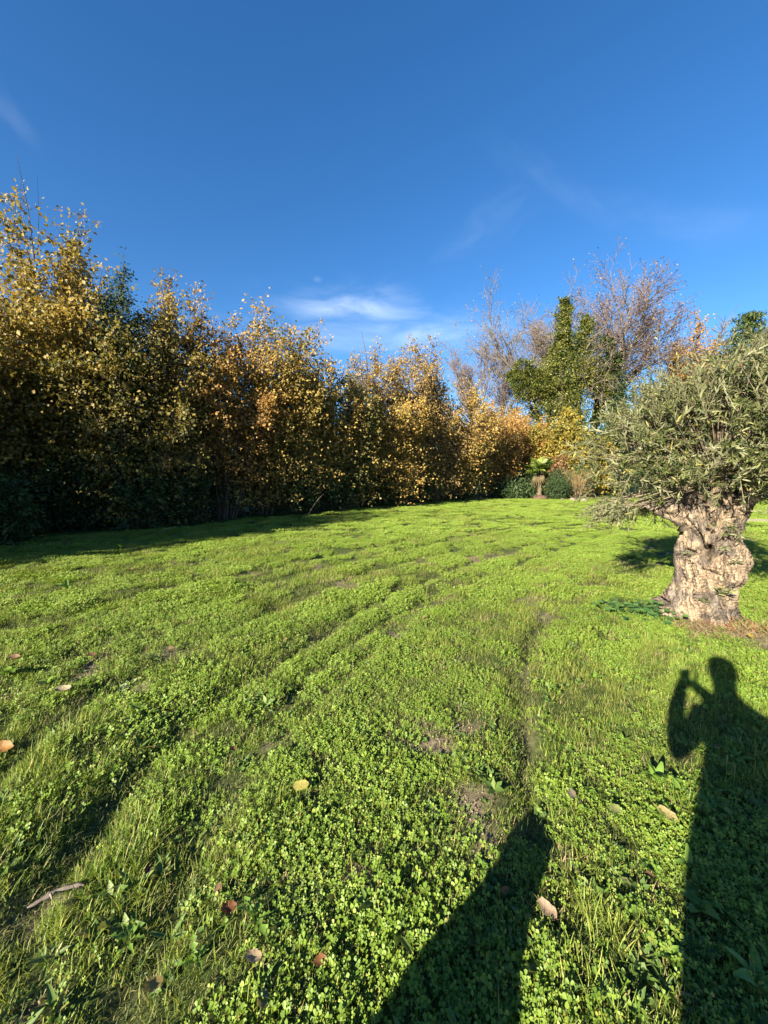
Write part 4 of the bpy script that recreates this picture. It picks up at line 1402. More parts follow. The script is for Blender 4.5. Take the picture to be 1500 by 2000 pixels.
# crown: shoots set through a flattened dome, opposite leaves along each shoot
CC = np.array((0.02, 0.05, 1.90))
CR = np.array((1.56, 1.25, 0.86))
ns = 1800
d = rdir(ns, r)
d[:, 2] = np.where(d[:, 2] < -0.85, -d[:, 2], d[:, 2])
d = unit(d)
cd = unit(rdir(26, r) + np.array((0, 0, 0.15)))
cl_i = r.integers(0, 26, ns)
loose = r.uniform(0, 1, ns) < 0.28
d = np.where(loose[:, None], d, unit(cd[cl_i] + r.normal(0, 0.20, (ns, 3))))
d[:, 2] = np.where(d[:, 2] < -0.85, -d[:, 2], d[:, 2])
rho = 0.30 + 0.70 * r.uniform(0, 1, ns) ** 0.5
lump = 0.72 + 0.50 * fbm(d[:, 0] * 2.2 + 7, d[:, 1] * 2.2 + d[:, 2] * 2.0, 91, 3)
O = CC + d * CR * (rho * lump)[:, None]
rzt = np.clip(1.05 + 0.42 * O[:, 0], 0.5, 1.7)
O[:, 2] = np.where(O[:, 2] > CC[2], CC[2] + (O[:, 2] - CC[2]) * rzt, O[:, 2])
frontlow = (O[:, 0] > -0.95) & (O[:, 0] < 0.5) & (O[:, 1] < 0.25) & (O[:, 2] < 1.5)
O[:, 2] += np.where(frontlow, 0.40, 0)
D = unit(0.45 * d + rdir(ns, r) * 0.85 + np.array((0, 0, 0.30)))
Ls = r.uniform(0.18, 0.42, ns)
# upright shoots on top
nu = 260
a = r.uniform(0, 2 * math.pi, nu)
q = np.sqrt(r.uniform(0, 1, nu))
O[:nu] = CC + np.stack([1.05 * q * np.cos(a), 1.0 * q * np.sin(a), (0.66 + 0.42 * q * np.cos(a)) * np.sqrt(np.clip(1 - 0.80 * q * q, 0, 1))], -1)
D[:nu] = unit(np.stack([r.normal(-0.1, 0.26, nu), r.normal(0, 0.26, nu), np.ones(nu)], -1))
Ls[:nu] = r.uniform(0.2, 0.62, nu)
# hanging sprays below
nh = 110
a = r.uniform(0.62 * math.pi, 1.25 * math.pi, nh)
q = r.uniform(0.75, 1.0, nh)
O[nu:nu + nh] = CC + np.stack([1.15 * q * np.cos(a), 1.1 * q * np.sin(a), -0.55 - 0.15 * r.uniform(0, 1, nh)], -1)
D[nu:nu + nh] = unit(np.stack([np.cos(a) * 0.6, np.sin(a) * 0.6, -0.7 + 0 * a], -1) + r.normal(0, 0.25, (nh, 3)))
# a few long whips
O[nu + nh] = CC + (-0.55, -0.3, 0.62)
D[nu + nh] = unit((-0.1, 0, 1))
Ls[nu + nh] = 0.8
O[nu + nh + 1] = CC + (-1.12, -0.2, 0.0)
D[nu + nh + 1] = unit((-1, 0, 0.1))
Ls[nu + nh + 1] = 0.5
per = 24
ti = np.repeat(np.arange(ns), per)
s = np.tile(np.linspace(0.04, 1.0, per), ns) + r.normal(0, 0.01, ns * per)
P = O[ti] + D[ti] * (Ls[ti] * s)[:, None]
sd = unit(np.cross(D, rdir(ns, r)))
sd2 = np.cross(D, sd)
ph = (np.tile(np.arange(per), ns) // 2) * (math.pi / 2) + np.tile(np.arange(per) % 2, ns) * math.pi + r.normal(0, 0.3, ns * per)
lat = np.cos(ph)[:, None] * sd[ti] + np.sin(ph)[:, None] * sd2[ti]
ax = unit(lat + D[ti] * r.uniform(0.6, 1.7, len(ti))[:, None])
nr = unit(D[ti] * 1.0 - lat * 0.5 + r.normal(0, 0.35, (len(ti), 3)))
V, F = leaves(P, ax, nr, r.uniform(0.05, 0.09, len(ti)) * (1.12 - 0.35 * np.clip(s, 0, 1)), LEAF_LANCE)
crown = link_mesh('crown', V, F, M_OLIVELEAF, olive)
crown["kind"] = 'stuff'
tw = [(np.stack([O[k], O[k] + D[k] * Ls[k] * 0.5, O[k] + D[k] * Ls[k]]), np.array((0.0035, 0.0025, 0.001))) for k in range(ns)]
for k in range(0, ns, 7):
    b0 = CC + (O[k] - CC) * 0.25 + (0, 0, -0.25)
    tw.append((bez(b0, (b0 + O[k]) / 2 + r.normal(0, 0.06, 3), O[k], 6), np.linspace(0.012, 0.004, 6)))
V, F = tubes(tw, 3)
o = link_mesh('twigs', V, F, M_OLIVETWIG, olive)
o["kind"] = 'stuff'


def sprout(u, z, n, ln, dirn, seed):
    """A leafy shoot springing from the trunk's face."""
    r = np.random.default_rng(seed)
    t0 = -math.acos(max(-1, min(1, u / 0.34)))
    b = np.array((0.30 * math.cos(t0), 0.30 * math.sin(t0), z))
    dd = unit(np.array(dirn) + np.array((math.cos(t0), math.sin(t0), 0)) * 0.8)
    e = b + dd * ln
    V1, F1 = tubes([(np.stack([b, (b + e) / 2 + (0, 0, 0.02), e]), np.array((0.005, 0.004, 0.002)))], 4)
    t = np.linspace(0.25, 1, n)
    P = b + (e - b) * t[:, None]
    l_ = unit(np.cross(dd, (0, 0, 1.0)) + 1e-3)
    ax = unit(l_ * np.where(np.arange(n) % 2, 1, -1)[:, None] + dd * 0.6 + r.normal(0, 0.3, (n, 3)))
    V2, F2 = leaves(P, ax, rdir(n, r, 0.8), r.uniform(0.05, 0.08, n), LEAF_LANCE)
    link_mesh('sprout', np.concatenate([V1, V2]), [F1, F2 + len(V1)], M_OLIVELEAF, olive)


for k, args in enumerate(((0.12, 0.98, 14, 0.16, (0.1, -0.5, 0.2)), (0.10, 0.86, 12, 0.14, (0.2, -0.6, -0.2)), (0.20, 0.68, 12, 0.12, (0.2, -0.6, 0.3)),
                          (0.10, 0.28, 16, 0.22, (0.1, -0.3, 1)), (0.05, 0.20, 14, 0.18, (-0.6, -0.3, 0.6)), (0.14, 0.30, 14, 0.2, (0.4, -0.3, 0.9)),
                          (0.32, 0.92, 8, 0.10, (1, -0.2, 0.3)), (0.33, 0.72, 6, 0.10, (1, -0.2, 0.1)), (-0.20, 0.74, 8, 0.06, (0, -1, 0.1)),
                          (0.02, 1.08, 12, 0.14, (-0.2, -0.6, 0.1)), (0.14, 1.12, 14, 0.2, (0.0, -0.5, -0.3)), (0.2, 1.02, 12, 0.18, (0.1, -0.5, -0.4)))):
    sprout(*args, 900 + k)

# ------------------------------------------------------------------ weeds and fallen leaves on the lawn
M_WEED = leaf_mat('weed_leaf', [(0, (0.07, 0.14, 0.02)), (0.6, (0.12, 0.21, 0.03)), (1, (0.20, 0.28, 0.05))], rough=0.45, transl=0.3, spec=0.4)
M_WEEDGREY = leaf_mat('weed_leaf_grey', [(0, (0.16, 0.20, 0.10)), (1, (0.26, 0.30, 0.17))], rough=0.8, transl=0.2)


def blade_mesh(name, width, arch, lobes, mat, seed):
    """One broad leaf of unit length: bent, with a channelled midrib and an uneven edge."""
    r = np.random.default_rng(seed)
    n = 9
    t = np.linspace(0, 1, n)
    w = width * np.sin(math.pi * np.clip(t * 0.92 + 0.04, 0, 1) ** 0.8) ** 0.8 + 0.012
    if lobes:
        w = w * (0.62 + 0.45 * np.cos(t * math.pi * 2 * lobes))
    x = t * (1 - 0.12 * arch * t)
    z = arch * (t * 0.9 - 1.0 * t * t)
    V, F = [], []
    for k in range(n):
        V += [(x[k], w[k] * r.uniform(0.88, 1.1), z[k] + w[k] * 0.35), (x[k], 0, z[k]), (x[k], -w[k] * r.uniform(0.88, 1.1), z[k] + w[k] * 0.35)]
    for k in range(n - 1):
        a = 3 * k
        F += [(a, a + 3, a + 4, a + 1), (a + 1, a + 4, a + 5, a + 2)]
    o = link_mesh(name, np.array(V), np.array(F), mat, col=None, smooth=True)
    return o.data


PLANTAIN = [blade_mesh('leaf', 0.17, 0.7, 0, M_WEED, 1), blade_mesh('leaf', 0.14, 0.4, 0, M_WEED, 2)]
DOCK = [blade_mesh('leaf', 0.26, 0.5, 0, M_WEED, 3), blade_mesh('leaf', 0.22, 0.8, 0, M_WEED, 4)]
DANDELION = [blade_mesh('leaf', 0.15, 0.5, 4, M_WEED, 5), blade_mesh('leaf', 0.13, 0.8, 3, M_WEED, 6)]
GREYWEED = [blade_mesh('leaf', 0.24, 0.3, 2, M_WEEDGREY, 7)]


def rosette(name, label, px, py, meshes, n, size, steep, seed, group):
    r = np.random.default_rng(seed)
    g = ground_at(px, py)
    root = empty(name, (g[0], g[1], float(height(g[0], g[1])) + 0.008))
    tag(root, label, 'weed', group)
    for k in range(n):
        o = bpy.data.objects.new('leaf', meshes[k % len(meshes)])
        COL.objects.link(o)
        o.parent = root
        s = 0.72 * size * r.uniform(0.6, 1.15)
        o.scale = (s, s, s)
        o.rotation_euler = (r.normal(0, 0.15), -abs(r.normal(steep, 0.22)), k * 2.399 + r.uniform(-0.3, 0.3))


for i, (px, py, kind, n, size, steep, lab) in enumerate((
        (20, 1322, DOCK, 7, 0.17, 0.45, 'broad leaved dock rosette at the left edge of the lawn'),
        (92, 1338, DOCK, 6, 0.13, 0.40, 'broad leaved dock rosette next to the one at the left edge'),
        (160, 1300, DOCK, 6, 0.12, 0.45, 'dock rosette beside the bare earth near the left edge'),
        (1282, 1535, PLANTAIN, 8, 0.17, 0.85, 'upright plantain rosette beside the elbow of the shadow'),
        (1325, 1560, PLANTAIN, 7, 0.13, 0.6, 'plantain rosette half in the photographer shadow'),
        (1400, 1590, PLANTAIN, 7, 0.15, 0.5, 'plantain rosette inside the tall shadow by its seed stalks'),
        (1365, 1780, DOCK, 7, 0.12, 0.3, 'broad leaved weed in the tall shadow near the bottom right'),
        (1345, 1705, PLANTAIN, 7, 0.12, 0.5, 'plantain rosette on the left border of the tall shadow'),
        (1440, 1480, PLANTAIN, 6, 0.12, 0.5, 'plantain rosette inside the shadow chest'),
        (1480, 1930, PLANTAIN, 6, 0.15, 0.6, 'long leaved plantain in the bottom right corner'),
        (500, 1800, DANDELION, 8, 0.14, 0.30, 'toothed dandelion rosette near the bottom left'),
        (590, 1790, DANDELION, 7, 0.11, 0.30, 'small toothed dandelion rosette right of the larger one'),
        (380, 1880, DANDELION, 7, 0.11, 0.35, 'toothed dandelion rosette low at the bottom left'),
        (250, 1830, DANDELION, 7, 0.10, 0.4, 'toothed dandelion rosette below the grey branch'),
        (238, 1340, GREYWEED, 9, 0.10, 0.25, 'grey green downy weed patch by the dock leaves'),
        (258, 1330, GREYWEED, 8, 0.09, 0.25, 'smaller grey green downy weed beside the grey patch'),
        (1215, 1455, PLANTAIN, 6, 0.10, 0.5, 'small plantain rosette left of the arm of the shadow'),
        (1160, 1330, PLANTAIN, 6, 0.12, 0.7, 'plantain rosette between the wheel track and the hand shadow'),
        (1188, 1300, PLANTAIN, 6, 0.12, 0.7, 'plantain rosette below the olive nettles'),
        (690, 1490, DOCK, 6, 0.07, 0.35, 'small pale broad leaved weed left of the bare earth'),
        (1470, 1345, DOCK, 6, 0.07, 0.35, 'small bright weed right of the head shadow'),
        (940, 1695, DOCK, 7, 0.06, 0.4, 'bright lobed weed left of the low shadow tip'),
        (905, 1645, DOCK, 6, 0.05, 0.4, 'small lobed weed above the bright one by the low shadow'),
        (235, 1075, DOCK, 5, 0.20, 0.9, 'tall single broad leaf at the shade border by the hedge'),
        (80, 1090, DOCK, 5, 0.18, 0.8, 'tall weed in the shade border at far left'),
        (320, 1180, DOCK, 6, 0.14, 0.6, 'broad leaved weed on the sunny lawn below the laurels'),
        (275, 1165, DOCK, 6, 0.14, 0.6, 'broad leaved weed left of its twin on the sunny lawn'),
        (130, 1150, PLANTAIN, 7, 0.2, 0.7, 'long leaved plantain near the hedge shade at left'),
        (1150, 1560, DOCK, 6, 0.06, 0.35, 'small round leaved weed on the worn track'),
        (1270, 1700, DOCK, 7, 0.07, 0.35, 'lobed round leaved weed beside the tall shadow'),
        (1230, 1790, DOCK, 7, 0.07, 0.35, 'lobed weed in the lit strip between the two shadows'),
        (1310, 1880, DOCK, 7, 0.08, 0.35, 'lobed weed low in the lit strip beside the tall shadow'))):
    rosette('weed_rosette', lab, px, py, kind, n, size, steep, 1000 + i, 'broad leaved weeds in the lawn')

# nettle-like patch left of the olive's foot, dry and reddish weeds right of it
r = np.random.default_rng(55)
n = 150
c = ground_at(1238, 1203)
P = np.stack([c[0] + r.normal(0, 0.17, n), c[1] + r.normal(0, 0.13, n), r.uniform(0.03, 0.16, n)], -1)
V, F = leaves(P, rdir(n, r) * (1, 1, 0.2), rdir(n, r) * 0.35 + (0, -0.3, 1), 0.075 * r.uniform(0.6, 1.2, n), LEAF_ROUND)
V1, F1 = tubes([(np.stack([(p[0], p[1], 0.0), p]), np.array((0.002, 0.0015))) for p in P], 3)
tag(link_mesh('low_weed_patch', np.concatenate([V, V1]), [F, F1 + len(V)], leaf_mat('leaf_nettle', [(0, (0.04, 0.10, 0.03)), (0.6, (0.07, 0.15, 0.04)), (1, (0.12, 0.2, 0.06))])),
    'low blue green weeds at the left foot of the olive', 'weeds', kind='stuff')
n = 900
c = ground_at(1445, 1232)
az = r.uniform(0, 2 * math.pi, n)
P0 = np.stack([c[0] + r.normal(0, 0.38, n), c[1] + r.normal(0.05, 0.14, n), np.zeros(n)], -1)
dv = unit(np.stack([np.cos(az) * 0.9, np.sin(az) * 0.9, r.uniform(0.3, 1.2, n)], -1))
V, F = leaves(P0, dv, rdir(n, r), r.uniform(0.04, 0.10, n), (LEAF_LANCE[0] * (1, 0.35, 1), LEAF_LANCE[1]))
tag(link_mesh('dry_weed_patch', V, F, leaf_mat('leaf_dry_red', [(0, (0.14, 0.11, 0.05)), (0.5, (0.22, 0.17, 0.09)), (0.85, (0.19, 0.12, 0.06)), (0.95, (0.20, 0.04, 0.025)), (1, (0.20, 0.03, 0.025))], transl=0.2)),
    'dry straw and red stems at the right foot of the olive', 'weeds', kind='stuff')

# two seed stalks standing in the shadow
M_SEED = bark_mat('seed_head', (0.08, 0.09, 0.03), (0.2, 0.2, 0.08), 40)
for i, (px, py, hgt) in enumerate(((1412, 1545, 0.20), (1428, 1548, 0.16))):
    g = ground_at(px, py)
    root = empty('seed_stalk', (g[0], g[1], float(height(g[0], g[1]))))
    tag(root, ('taller', 'shorter')[i] + ' plantain seed stalk standing in the chest of the shadow', 'weed', 'seed stalks in the shadow')
    V, F = tubes([(np.array([(0, 0, 0), (0.01, 0, hgt * 0.5), (0.005, 0, hgt)]), np.array((0.0025, 0.002, 0.002)))], 5)
    stalk = link_mesh('stalk', V, F, M_WEED, root)
    V, F = tubes([(np.array([(0.005, 0, hgt * 0.75), (0.006, 0, hgt * 0.8), (0.006, 0, hgt * 0.98), (0.006, 0, hgt * 1.04)]), np.array((0.002, 0.005, 0.005, 0.001)))], 6)
    link_mesh('seed_head', V, F, M_SEED, stalk)


def fallen_leaf(label, px, py, size, col, rz, tilt, seed, lobed=0.0, curl=0.35):
    r = np.random.default_rng(seed)
    n = 26
    a = np.linspace(-math.pi, math.pi, n, endpoint=False)
    rad = 0.5 * (1 - 0.42 * np.abs(np.sin(a)) ** 1.3) * (1 + lobed * np.cos(a * 7)) * (1 + 0.05 * r.normal(size=n))
    rings = []
    for f in (0.33, 0.66, 1.0):
        x, y = f * rad * np.cos(a), f * rad * np.sin(a)
        rings.append(np.stack([x, y, curl * (x * x * 0.9 + np.abs(y) * 0.9 * f) + 0.02 * r.normal(size=n) * f], -1))
    V = np.concatenate([np.zeros((1, 3))] + rings) * size
    F3 = [(0, 1 + k, 1 + (k + 1) % n) for k in range(n)]
    F4 = [(1 + q * n + k, 1 + (q + 1) * n + k, 1 + (q + 1) * n + (k + 1) % n, 1 + q * n + (k + 1) % n) for q in range(2) for k in range(n)]
    sv, sf = tubes([(np.array([(-0.45, 0, 0.08), (-0.62, 0.02, 0.10), (-0.80, 0.06, 0.06)]) * size, np.array((0.012, 0.010, 0.012)) * size)], 4)
    col = tuple(c * 0.5 for c in col)
    size = size * 0.82
    mt = leaf_mat('fallen_leaf', [(0, tuple(c * 0.9 for c in col)), (1, col)], rough=0.6, transl=0.2, patch=60, patch_col=tuple(c * 0.6 for c in col), patch_amt=0.6)
    g = ground_at(px, py)
    o = link_mesh('fallen_leaf', np.concatenate([V, sv]), [np.array(F3), np.array(F4), sf + len(V)], mt)
    o.location = (g[0], g[1], float(height(g[0], g[1])) + 0.045)
    o.rotation_euler = (tilt[0], tilt[1], rz)
    tag(o, label, 'leaf', 'fallen leaves on the lawn')


for i, (px, py, size, col, rz, tilt, lob, curl, lab) in enumerate((
        (5, 1474, 0.115, (0.50, 0.25, 0.07), 0.2, (0.5, 0.1), 0.10, 0.5, 'large curled orange leaf at the left edge of the lawn'),
        (588, 1548, 0.082, (0.46, 0.42, 0.10), 0.1, (0.5, -0.1), 0.02, 0.15, 'smooth yellow leaf lying in the clover left of the middle'),
        (1068, 1792, 0.070, (0.50, 0.36, 0.24), -0.8, (0.3, 0.2), 0.0, 0.4, 'pinkish tan leaf just right of the low shadow'),
        (447, 1796, 0.055, (0.28, 0.11, 0.05), 0.5, (0.6, 0.3), 0.05, 0.6, 'small red brown leaf beside the dandelion'),
        (1300, 1618, 0.082, (0.42, 0.36, 0.14), -0.7, (0.4, 0.3), 0.0, 0.3, 'long tan and green leaf beside the tall shadow'),
        (1115, 1578, 0.062, (0.42, 0.36, 0.22), 0.9, (0.4, 0.0), 0.0, 0.3, 'pale tan leaf on the worn track'),
        (1200, 1600, 0.065, (0.34, 0.38, 0.12), 0.2, (0.6, 0.2), 0.0, 0.3, 'pale green leaf standing right of the worn track'),
        (125, 1364, 0.105, (0.48, 0.40, 0.26), 0.1, (0.2, 0.0), 0.0, 0.6, 'dry pale rolled leaf under the dock leaves'),
        (248, 1424, 0.075, (0.46, 0.38, 0.16), 1.2, (0.4, 0.2), 0.08, 0.4, 'pale yellow leaf below the grey weed patch'),
        (495, 1893, 0.055, (0.55, 0.42, 0.26), 0.3, (0.3, 0.3), 0.0, 0.5, 'small buff leaf near the bottom, left of the low shadow'),
        (512, 1980, 0.06, (0.44, 0.36, 0.20), 1.8, (0.3, 0.3), 0.0, 0.5, 'buff leaf on the bottom edge of the picture'),
        (300, 1935, 0.055, (0.45, 0.34, 0.12), 0.8, (0.3, 0.3), 0.05, 0.4, 'yellow brown leaf low at the bottom left'),
        (455, 1462, 0.045, (0.42, 0.22, 0.10), 0.8, (0.5, 0.3), 0.05, 0.4, 'tiny orange brown leaf beside the long wheel track'),
        (1400, 1470, 0.055, (0.34, 0.12, 0.05), 0.6, (0.3, 0.1), 0.05, 0.4, 'dull red leaf inside the chest of the shadow'),
        (180, 1288, 0.07, (0.22, 0.10, 0.06), 0.3, (0.3, 0.1), 0.05, 0.4, 'dark brown leaf on the bare earth by the dock leaves'),
        (985, 1750, 0.035, (0.50, 0.20, 0.06), 0.3, (0.5, 0.1), 0.05, 0.4, 'tiny orange leaf in the shoulder of the low shadow'),
        (30, 1297, 0.08, (0.36, 0.20, 0.12), 0.3, (0.5, 0.1), 0.05, 0.4, 'brown leaf above the dock rosette at the left edge'),
        (1465, 1250, 0.07, (0.62, 0.46, 0.06), 0.3, (0.5, 0.1), 0.0, 0.4, 'bright yellow leaf below the right foot of the olive'),
        (625, 1893, 0.045, (0.30, 0.13, 0.05), 0.3, (0.5, 0.1), 0.0, 0.4, 'small brown leaf near the bottom, left of the low shadow'),
        (845, 745, 0.0, (0, 0, 0), 0, (0, 0), 0, 0, ''))):
    if size:
        fallen_leaf(lab, px, py, size, col, rz, tilt, 1100 + i, lob, curl)

# leaf litter: thick under the hedge, thin over the lawn
r = np.random.default_rng(66)
n = 2600
t = r.uniform(0, 1, n)
hx = np.interp(t, np.linspace(0, 1, len(HEDGE_FRONT)), [q[0] for q in HEDGE_FRONT])
hy = np.interp(t, np.linspace(0, 1, len(HEDGE_FRONT)), [q[1] for q in HEDGE_FRONT])
off = r.exponential(0.7, n) - 0.6
P = np.stack([hx + off * 0.77, hy - off * 0.64, 0 * t], -1)
lx, ly = sample_points(0.9, 14, 1.1, r)
P = np.concatenate([P, np.stack([lx, ly, 0 * lx], -1)])
P[:, 2] = height(P[:, 0], P[:, 1]) + r.uniform(0.015, 0.045, len(P))
V, F = leaves(P, rdir(len(P), r) * (1, 1, 0.35), rdir(len(P), r) * 0.5 + (0, 0, 1), r.uniform(0.02, 0.06, len(P)), (LEAF_ROUND[0] * (1, 1, 2.4), LEAF_ROUND[1]))
tag(link_mesh('leaf_litter', V, F, leaf_mat('litter_leaf', [(0, (0.06, 0.035, 0.02)), (0.5, (0.14, 0.085, 0.04)), (0.85, (0.20, 0.14, 0.06)), (1, (0.24, 0.20, 0.07))], rough=0.7, transl=0.15)),
    'small brown leaf litter under the hedge and over the lawn', 'leaves', kind='stuff')

# crumbs of earth in the worn patches
r = np.random.default_rng(67)
OCT = (np.array([(0, 0, 0), (1, 0, 0), (0.5, 0.45, 0.05), (0.5, -0.45, -0.03), (0.5, 0, 0.4), (0.5, 0, -0.4)]),
       np.array([(0, 2, 4), (2, 1, 4), (1, 3, 4), (3, 0, 4), (2, 0, 5), (1, 2, 5), (3, 1, 5), (0, 3, 5)]))
P = []
for (bx, by), rr in BARE:
    k = int(min(9000 * rr * rr, 700)) + 40
    P.append(np.stack([bx + r.normal(0, 0.62 * rr, k), by + r.normal(0, 0.75 * rr, k), np.zeros(k)], -1))
P = np.concatenate(P)
P[:, 2] = height(P[:, 0], P[:, 1]) + 0.001
V, F = leaves(P, rdir(len(P), r), rdir(len(P), r), 0.004 + 0.014 * r.uniform(0, 1, len(P)) ** 2.5, OCT)
tag(link_mesh('soil_crumbs', V, F, leaf_mat('soil_crumb', [(0, (0.07, 0.05, 0.034)), (0.6, (0.17, 0.135, 0.09)), (1, (0.28, 0.235, 0.165))], rough=0.95, transl=0.0, spec=0.1)),
    'crumbs of dry earth in the worn patches of the lawn', 'soil', kind='stuff')

# grey dead branch half buried in the grass
g0, g1 = ground_at(55, 1772), ground_at(165, 1738)
br = empty('dead_branch', tuple(g0))
tag(br, 'grey weathered branch half buried in the grass at lower left', 'branch')
r = np.random.default_rng(15)
dv = g1 - g0
V, F = tubes([(bez(np.array((0, 0, 0.0)), dv * 0.5 + (0.015, 0.03, 0.03), dv + (0, 0, 0.022), 12), 0.8 * np.array((0.005, 0.009, 0.007, 0.012, 0.009, 0.008, 0.012, 0.009, 0.007, 0.010, 0.007, 0.004)))], 8)
link_mesh('stem', V + r.normal(0, 0.0016, V.shape), F, M_TWIG, br, smooth=True)
V, F = tubes([(np.array([dv * 0.4 + (0, 0, 0.025), dv * 0.5 + (0.02, -0.04, 0.045)]), np.array((0.005, 0.002)))], 6)
link_mesh('side_twig', V, F, M_PALEBARK, br, smooth=True)

# ------------------------------------------------------------------ photographer and dog, behind the camera; their shadows fall on the lawn
SA = np.array((SUN_DIR.x, SUN_DIR.y)) / math.hypot(SUN_DIR.x, SUN_DIR.y)


def sw(u, al, z):
    """u across the light, al along it, z up."""
    return (u * SA[1] + al * SA[0], -u * SA[0] + al * SA[1], z)


def skin_body(name, joints, edges, root_i, mat, levels=2, parent=None):
    me = bpy.data.meshes.new(name)
    me.from_pydata([sw(*j[:3]) for j in joints], edges, [])
    me.materials.append(mat)
    o = bpy.data.objects.new(name, me)
    COL.objects.link(o)
    md = o.modifiers.new('skin', 'SKIN')
    md.use_smooth_shade = True
    for k, v in enumerate(me.skin_vertices[0].data):
        rr = joints[k][3]
        v.radius = (rr, rr) if not isinstance(rr, tuple) else rr
        v.use_root = (k == root_i)
    sb = o.modifiers.new('smooth', 'SUBSURF')
    sb.levels = sb.render_levels = levels
    if parent:
        o.parent = parent
    return o


m, nt, out = new_mat('clothes_and_skin')
N, L = nt.nodes, nt.links
geo = N.new('ShaderNodeNewGeometry')
sx = N.new('ShaderNodeSeparateXYZ')
L.new(geo.outputs['Position'], sx.inputs[0])
dv_ = N.new('ShaderNodeMath')
dv_.operation = 'DIVIDE'
dv_.inputs[1].default_value = 2.0
L.new(sx.outputs['Z'], dv_.inputs[0])
cr = ramp(nt, [(0.0, (0.05, 0.04, 0.035)), (0.045, (0.03, 0.04, 0.07)), (0.43, (0.05, 0.07, 0.06)), (0.752, (0.45, 0.27, 0.19))])
cr.color_ramp.interpolation = 'CONSTANT'
L.new(dv_.outputs[0], cr.inputs['Fac'])
bs = N.new('ShaderNodeBsdfPrincipled')
bs.inputs['Roughness'].default_value = 0.8
L.new(cr.outputs['Color'], bs.inputs['Base Color'])
L.new(bs.outputs[0], out.inputs['Surface'])
J = [(0.24, -0.15, 0.94, 0.19), (0.25, -0.15, 1.12, 0.16), (0.265, -0.15, 1.32, 0.15), (0.24, -0.15, 1.46, 0.09), (0.24, -0.14, 1.54, 0.06),
     (0.238, -0.12, 1.64, 0.088), (0.236, -0.13, 1.73, 0.098), (0.236, -0.13, 1.80, 0.060),
     (0.12, -0.15, 1.40, 0.07), (-0.005, -0.10, 1.12, 0.058), (-0.030, -0.09, 1.34, 0.052), (-0.012, -0.08, 1.50, 0.040),           # left arm 8-11
     (0.40, -0.15, 1.42, 0.075), (0.40, -0.02, 1.22, 0.060), (0.22, -0.06, 1.41, 0.050), (0.07, -0.09, 1.53, 0.038),          # right arm 12-15
     (0.15, -0.15, 0.84, 0.125), (0.148, -0.13, 0.50, 0.105), (0.13, -0.16, 0.10, 0.048), (0.12, -0.03, 0.045, 0.045),       # left leg 16-19
     (0.335, -0.15, 0.84, 0.125), (0.335, -0.13, 0.50, 0.105), (0.345, -0.16, 0.10, 0.048), (0.36, -0.03, 0.045, 0.045),     # right leg 20-23
     (0.0, -0.09, 1.565, 0.040), (0.045, -0.10, 1.575, 0.034)]                                                               # palms 24, 25
E = [(0, 1), (1, 2), (2, 3), (3, 4), (4, 5), (5, 6), (6, 7), (3, 8), (8, 9), (9, 10), (10, 11), (11, 24), (3, 12), (12, 13), (13, 14), (14, 15), (15, 25),
     (0, 16), (16, 17), (17, 18), (18, 19), (0, 20), (20, 21), (21, 22), (22, 23)]
person = skin_body('person', J, E, 0, m)
tag(person, 'person in dark clothes holding up a phone, whose shadow falls on the lawn', 'person')
M_SKIN = plain_mat('skin', (0.45, 0.27, 0.19), 0.6)
for (bu, bz, sgn) in ((0.005, 1.57, -1), (0.05, 1.585, 1)):
    for k in range(5):
        ln = (0.05, 0.062, 0.066, 0.06, 0.048)[k]
        b0 = (bu + sgn * 0.012, -0.085 - 0.004 * k, bz - 0.02 + 0.011 * k)
        f = skin_body('finger', [(*b0, 0.009), (b0[0] + sgn * 0.02, b0[1] + 0.012, b0[2] + ln * 0.45, 0.0085), (b0[0] + sgn * 0.002, b0[1] + 0.022, b0[2] + ln * 0.8, 0.007)],
                      [(0, 1), (1, 2)], 0, M_SKIN, 1)
        f.parent = person
bm = bmesh.new()
bmesh.ops.create_icosphere(bm, subdivisions=3, radius=1)
for v in bm.verts:
    v.co = Vector((v.co.x * 0.098, v.co.y * 0.115, v.co.z * 0.115 + 0.012)) * (1 + 0.05 * math.sin(v.co.x * 21 + v.co.z * 17))
bmesh.ops.delete(bm, geom=[v for v in bm.verts if v.co.y > 0.045 and v.co.z < 0.06], context='VERTS')
me = bpy.data.meshes.new('hair')
bm.to_mesh(me)
bm.free()
me.materials.append(plain_mat('hair_brown', (0.06, 0.04, 0.025), 0.6))
hair = bpy.data.objects.new('hair', me)
COL.objects.link(hair)
hair.parent = person
hair.location = sw(0.236, -0.15, 1.73)
bm = bmesh.new()
bmesh.ops.create_cube(bm, size=1)
bmesh.ops.scale(bm, vec=(0.074, 0.008, 0.155), verts=bm.verts)
bmesh.ops.bevel(bm, geom=bm.edges[:], offset=0.003, segments=2, affect='EDGES')
me = bpy.data.meshes.new('phone')
bm.to_mesh(me)
bm.free()
me.materials.append(plain_mat('phone_black', (0.02, 0.02, 0.022), 0.3))
phone = bpy.data.objects.new('phone', me)
COL.objects.link(phone)
phone.location = (-0.012, -0.03, 1.545)
tag(phone, 'black phone held up by the person behind the lens', 'phone')

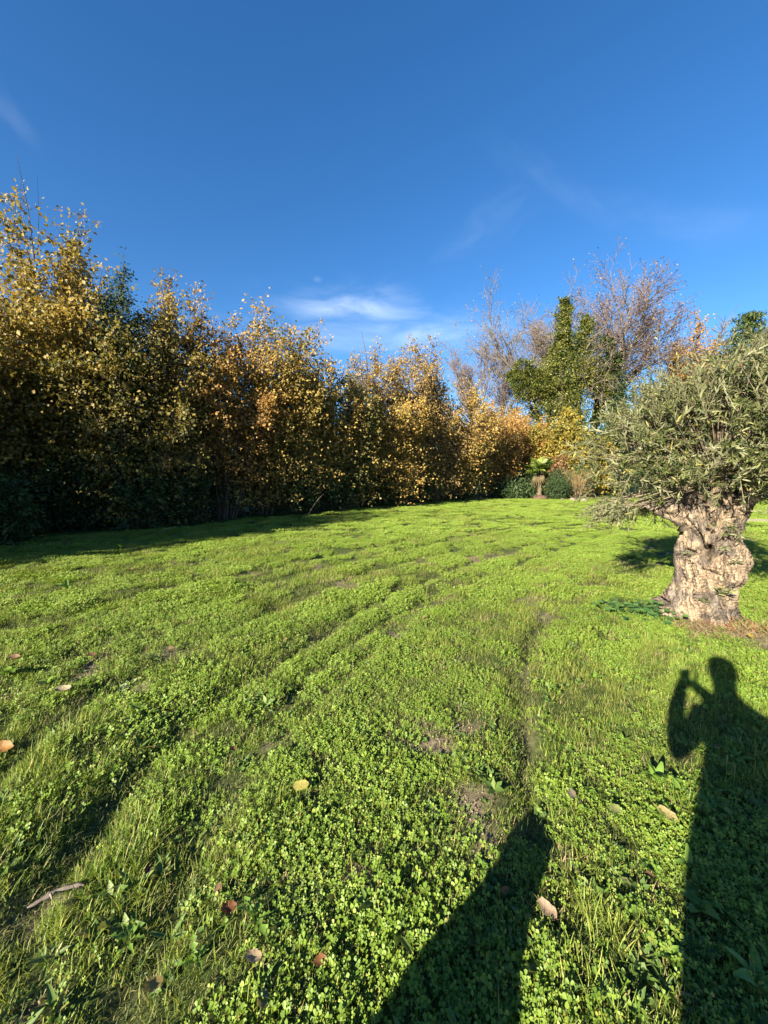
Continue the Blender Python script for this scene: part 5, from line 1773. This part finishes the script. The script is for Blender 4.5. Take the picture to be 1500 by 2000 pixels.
M_FUR = plain_mat('dark_fur', (0.05, 0.04, 0.03), 0.8)
ab = 0.0
JD = [(-0.50, ab - 0.10, 0.17, 0.165), (-0.485, ab - 0.07, 0.31, 0.155), (-0.47, ab - 0.02, 0.43, 0.125), (-0.478, ab + 0.01, 0.545, 0.085), (-0.475, ab + 0.03, 0.635, 0.082),
      (-0.47, ab + 0.13, 0.615, 0.045), (-0.468, ab + 0.19, 0.60, 0.032),
      (-0.355, ab + 0.02, 0.37, 0.09), (-0.36, ab + 0.08, 0.20, 0.042), (-0.36, ab + 0.08, 0.035, 0.034), (-0.355, ab + 0.14, 0.025, 0.03),
      (-0.57, ab + 0.03, 0.37, 0.07), (-0.55, ab + 0.09, 0.20, 0.042), (-0.55, ab + 0.09, 0.035, 0.034), (-0.555, ab + 0.15, 0.025, 0.03),
      (-0.34, ab - 0.08, 0.14, 0.09), (-0.30, ab + 0.06, 0.12, 0.05), (-0.29, ab - 0.02, 0.04, 0.034), (-0.285, ab + 0.06, 0.03, 0.03),
      (-0.66, ab - 0.08, 0.14, 0.09), (-0.69, ab + 0.06, 0.12, 0.05), (-0.70, ab - 0.02, 0.04, 0.034), (-0.70, ab + 0.06, 0.03, 0.03),
      (-0.52, ab - 0.28, 0.06, 0.03), (-0.60, ab - 0.42, 0.04, 0.018),
      (-0.545, ab + 0.02, 0.67, 0.024), (-0.565, ab + 0.03, 0.60, 0.014), (-0.41, ab + 0.02, 0.67, 0.024), (-0.39, ab + 0.03, 0.60, 0.014)]
ED = [(0, 1), (1, 2), (2, 3), (3, 4), (4, 5), (5, 6), (2, 7), (7, 8), (8, 9), (9, 10), (2, 11), (11, 12), (12, 13), (13, 14), (0, 15), (15, 16), (16, 17), (17, 18),
      (0, 19), (19, 20), (20, 21), (21, 22), (0, 23), (23, 24), (4, 25), (25, 26), (4, 27), (27, 28)]
dog = skin_body('dog', JD, ED, 0, M_FUR)
tag(dog, 'dark dog sitting beside the person, casting the low shadow', 'dog')
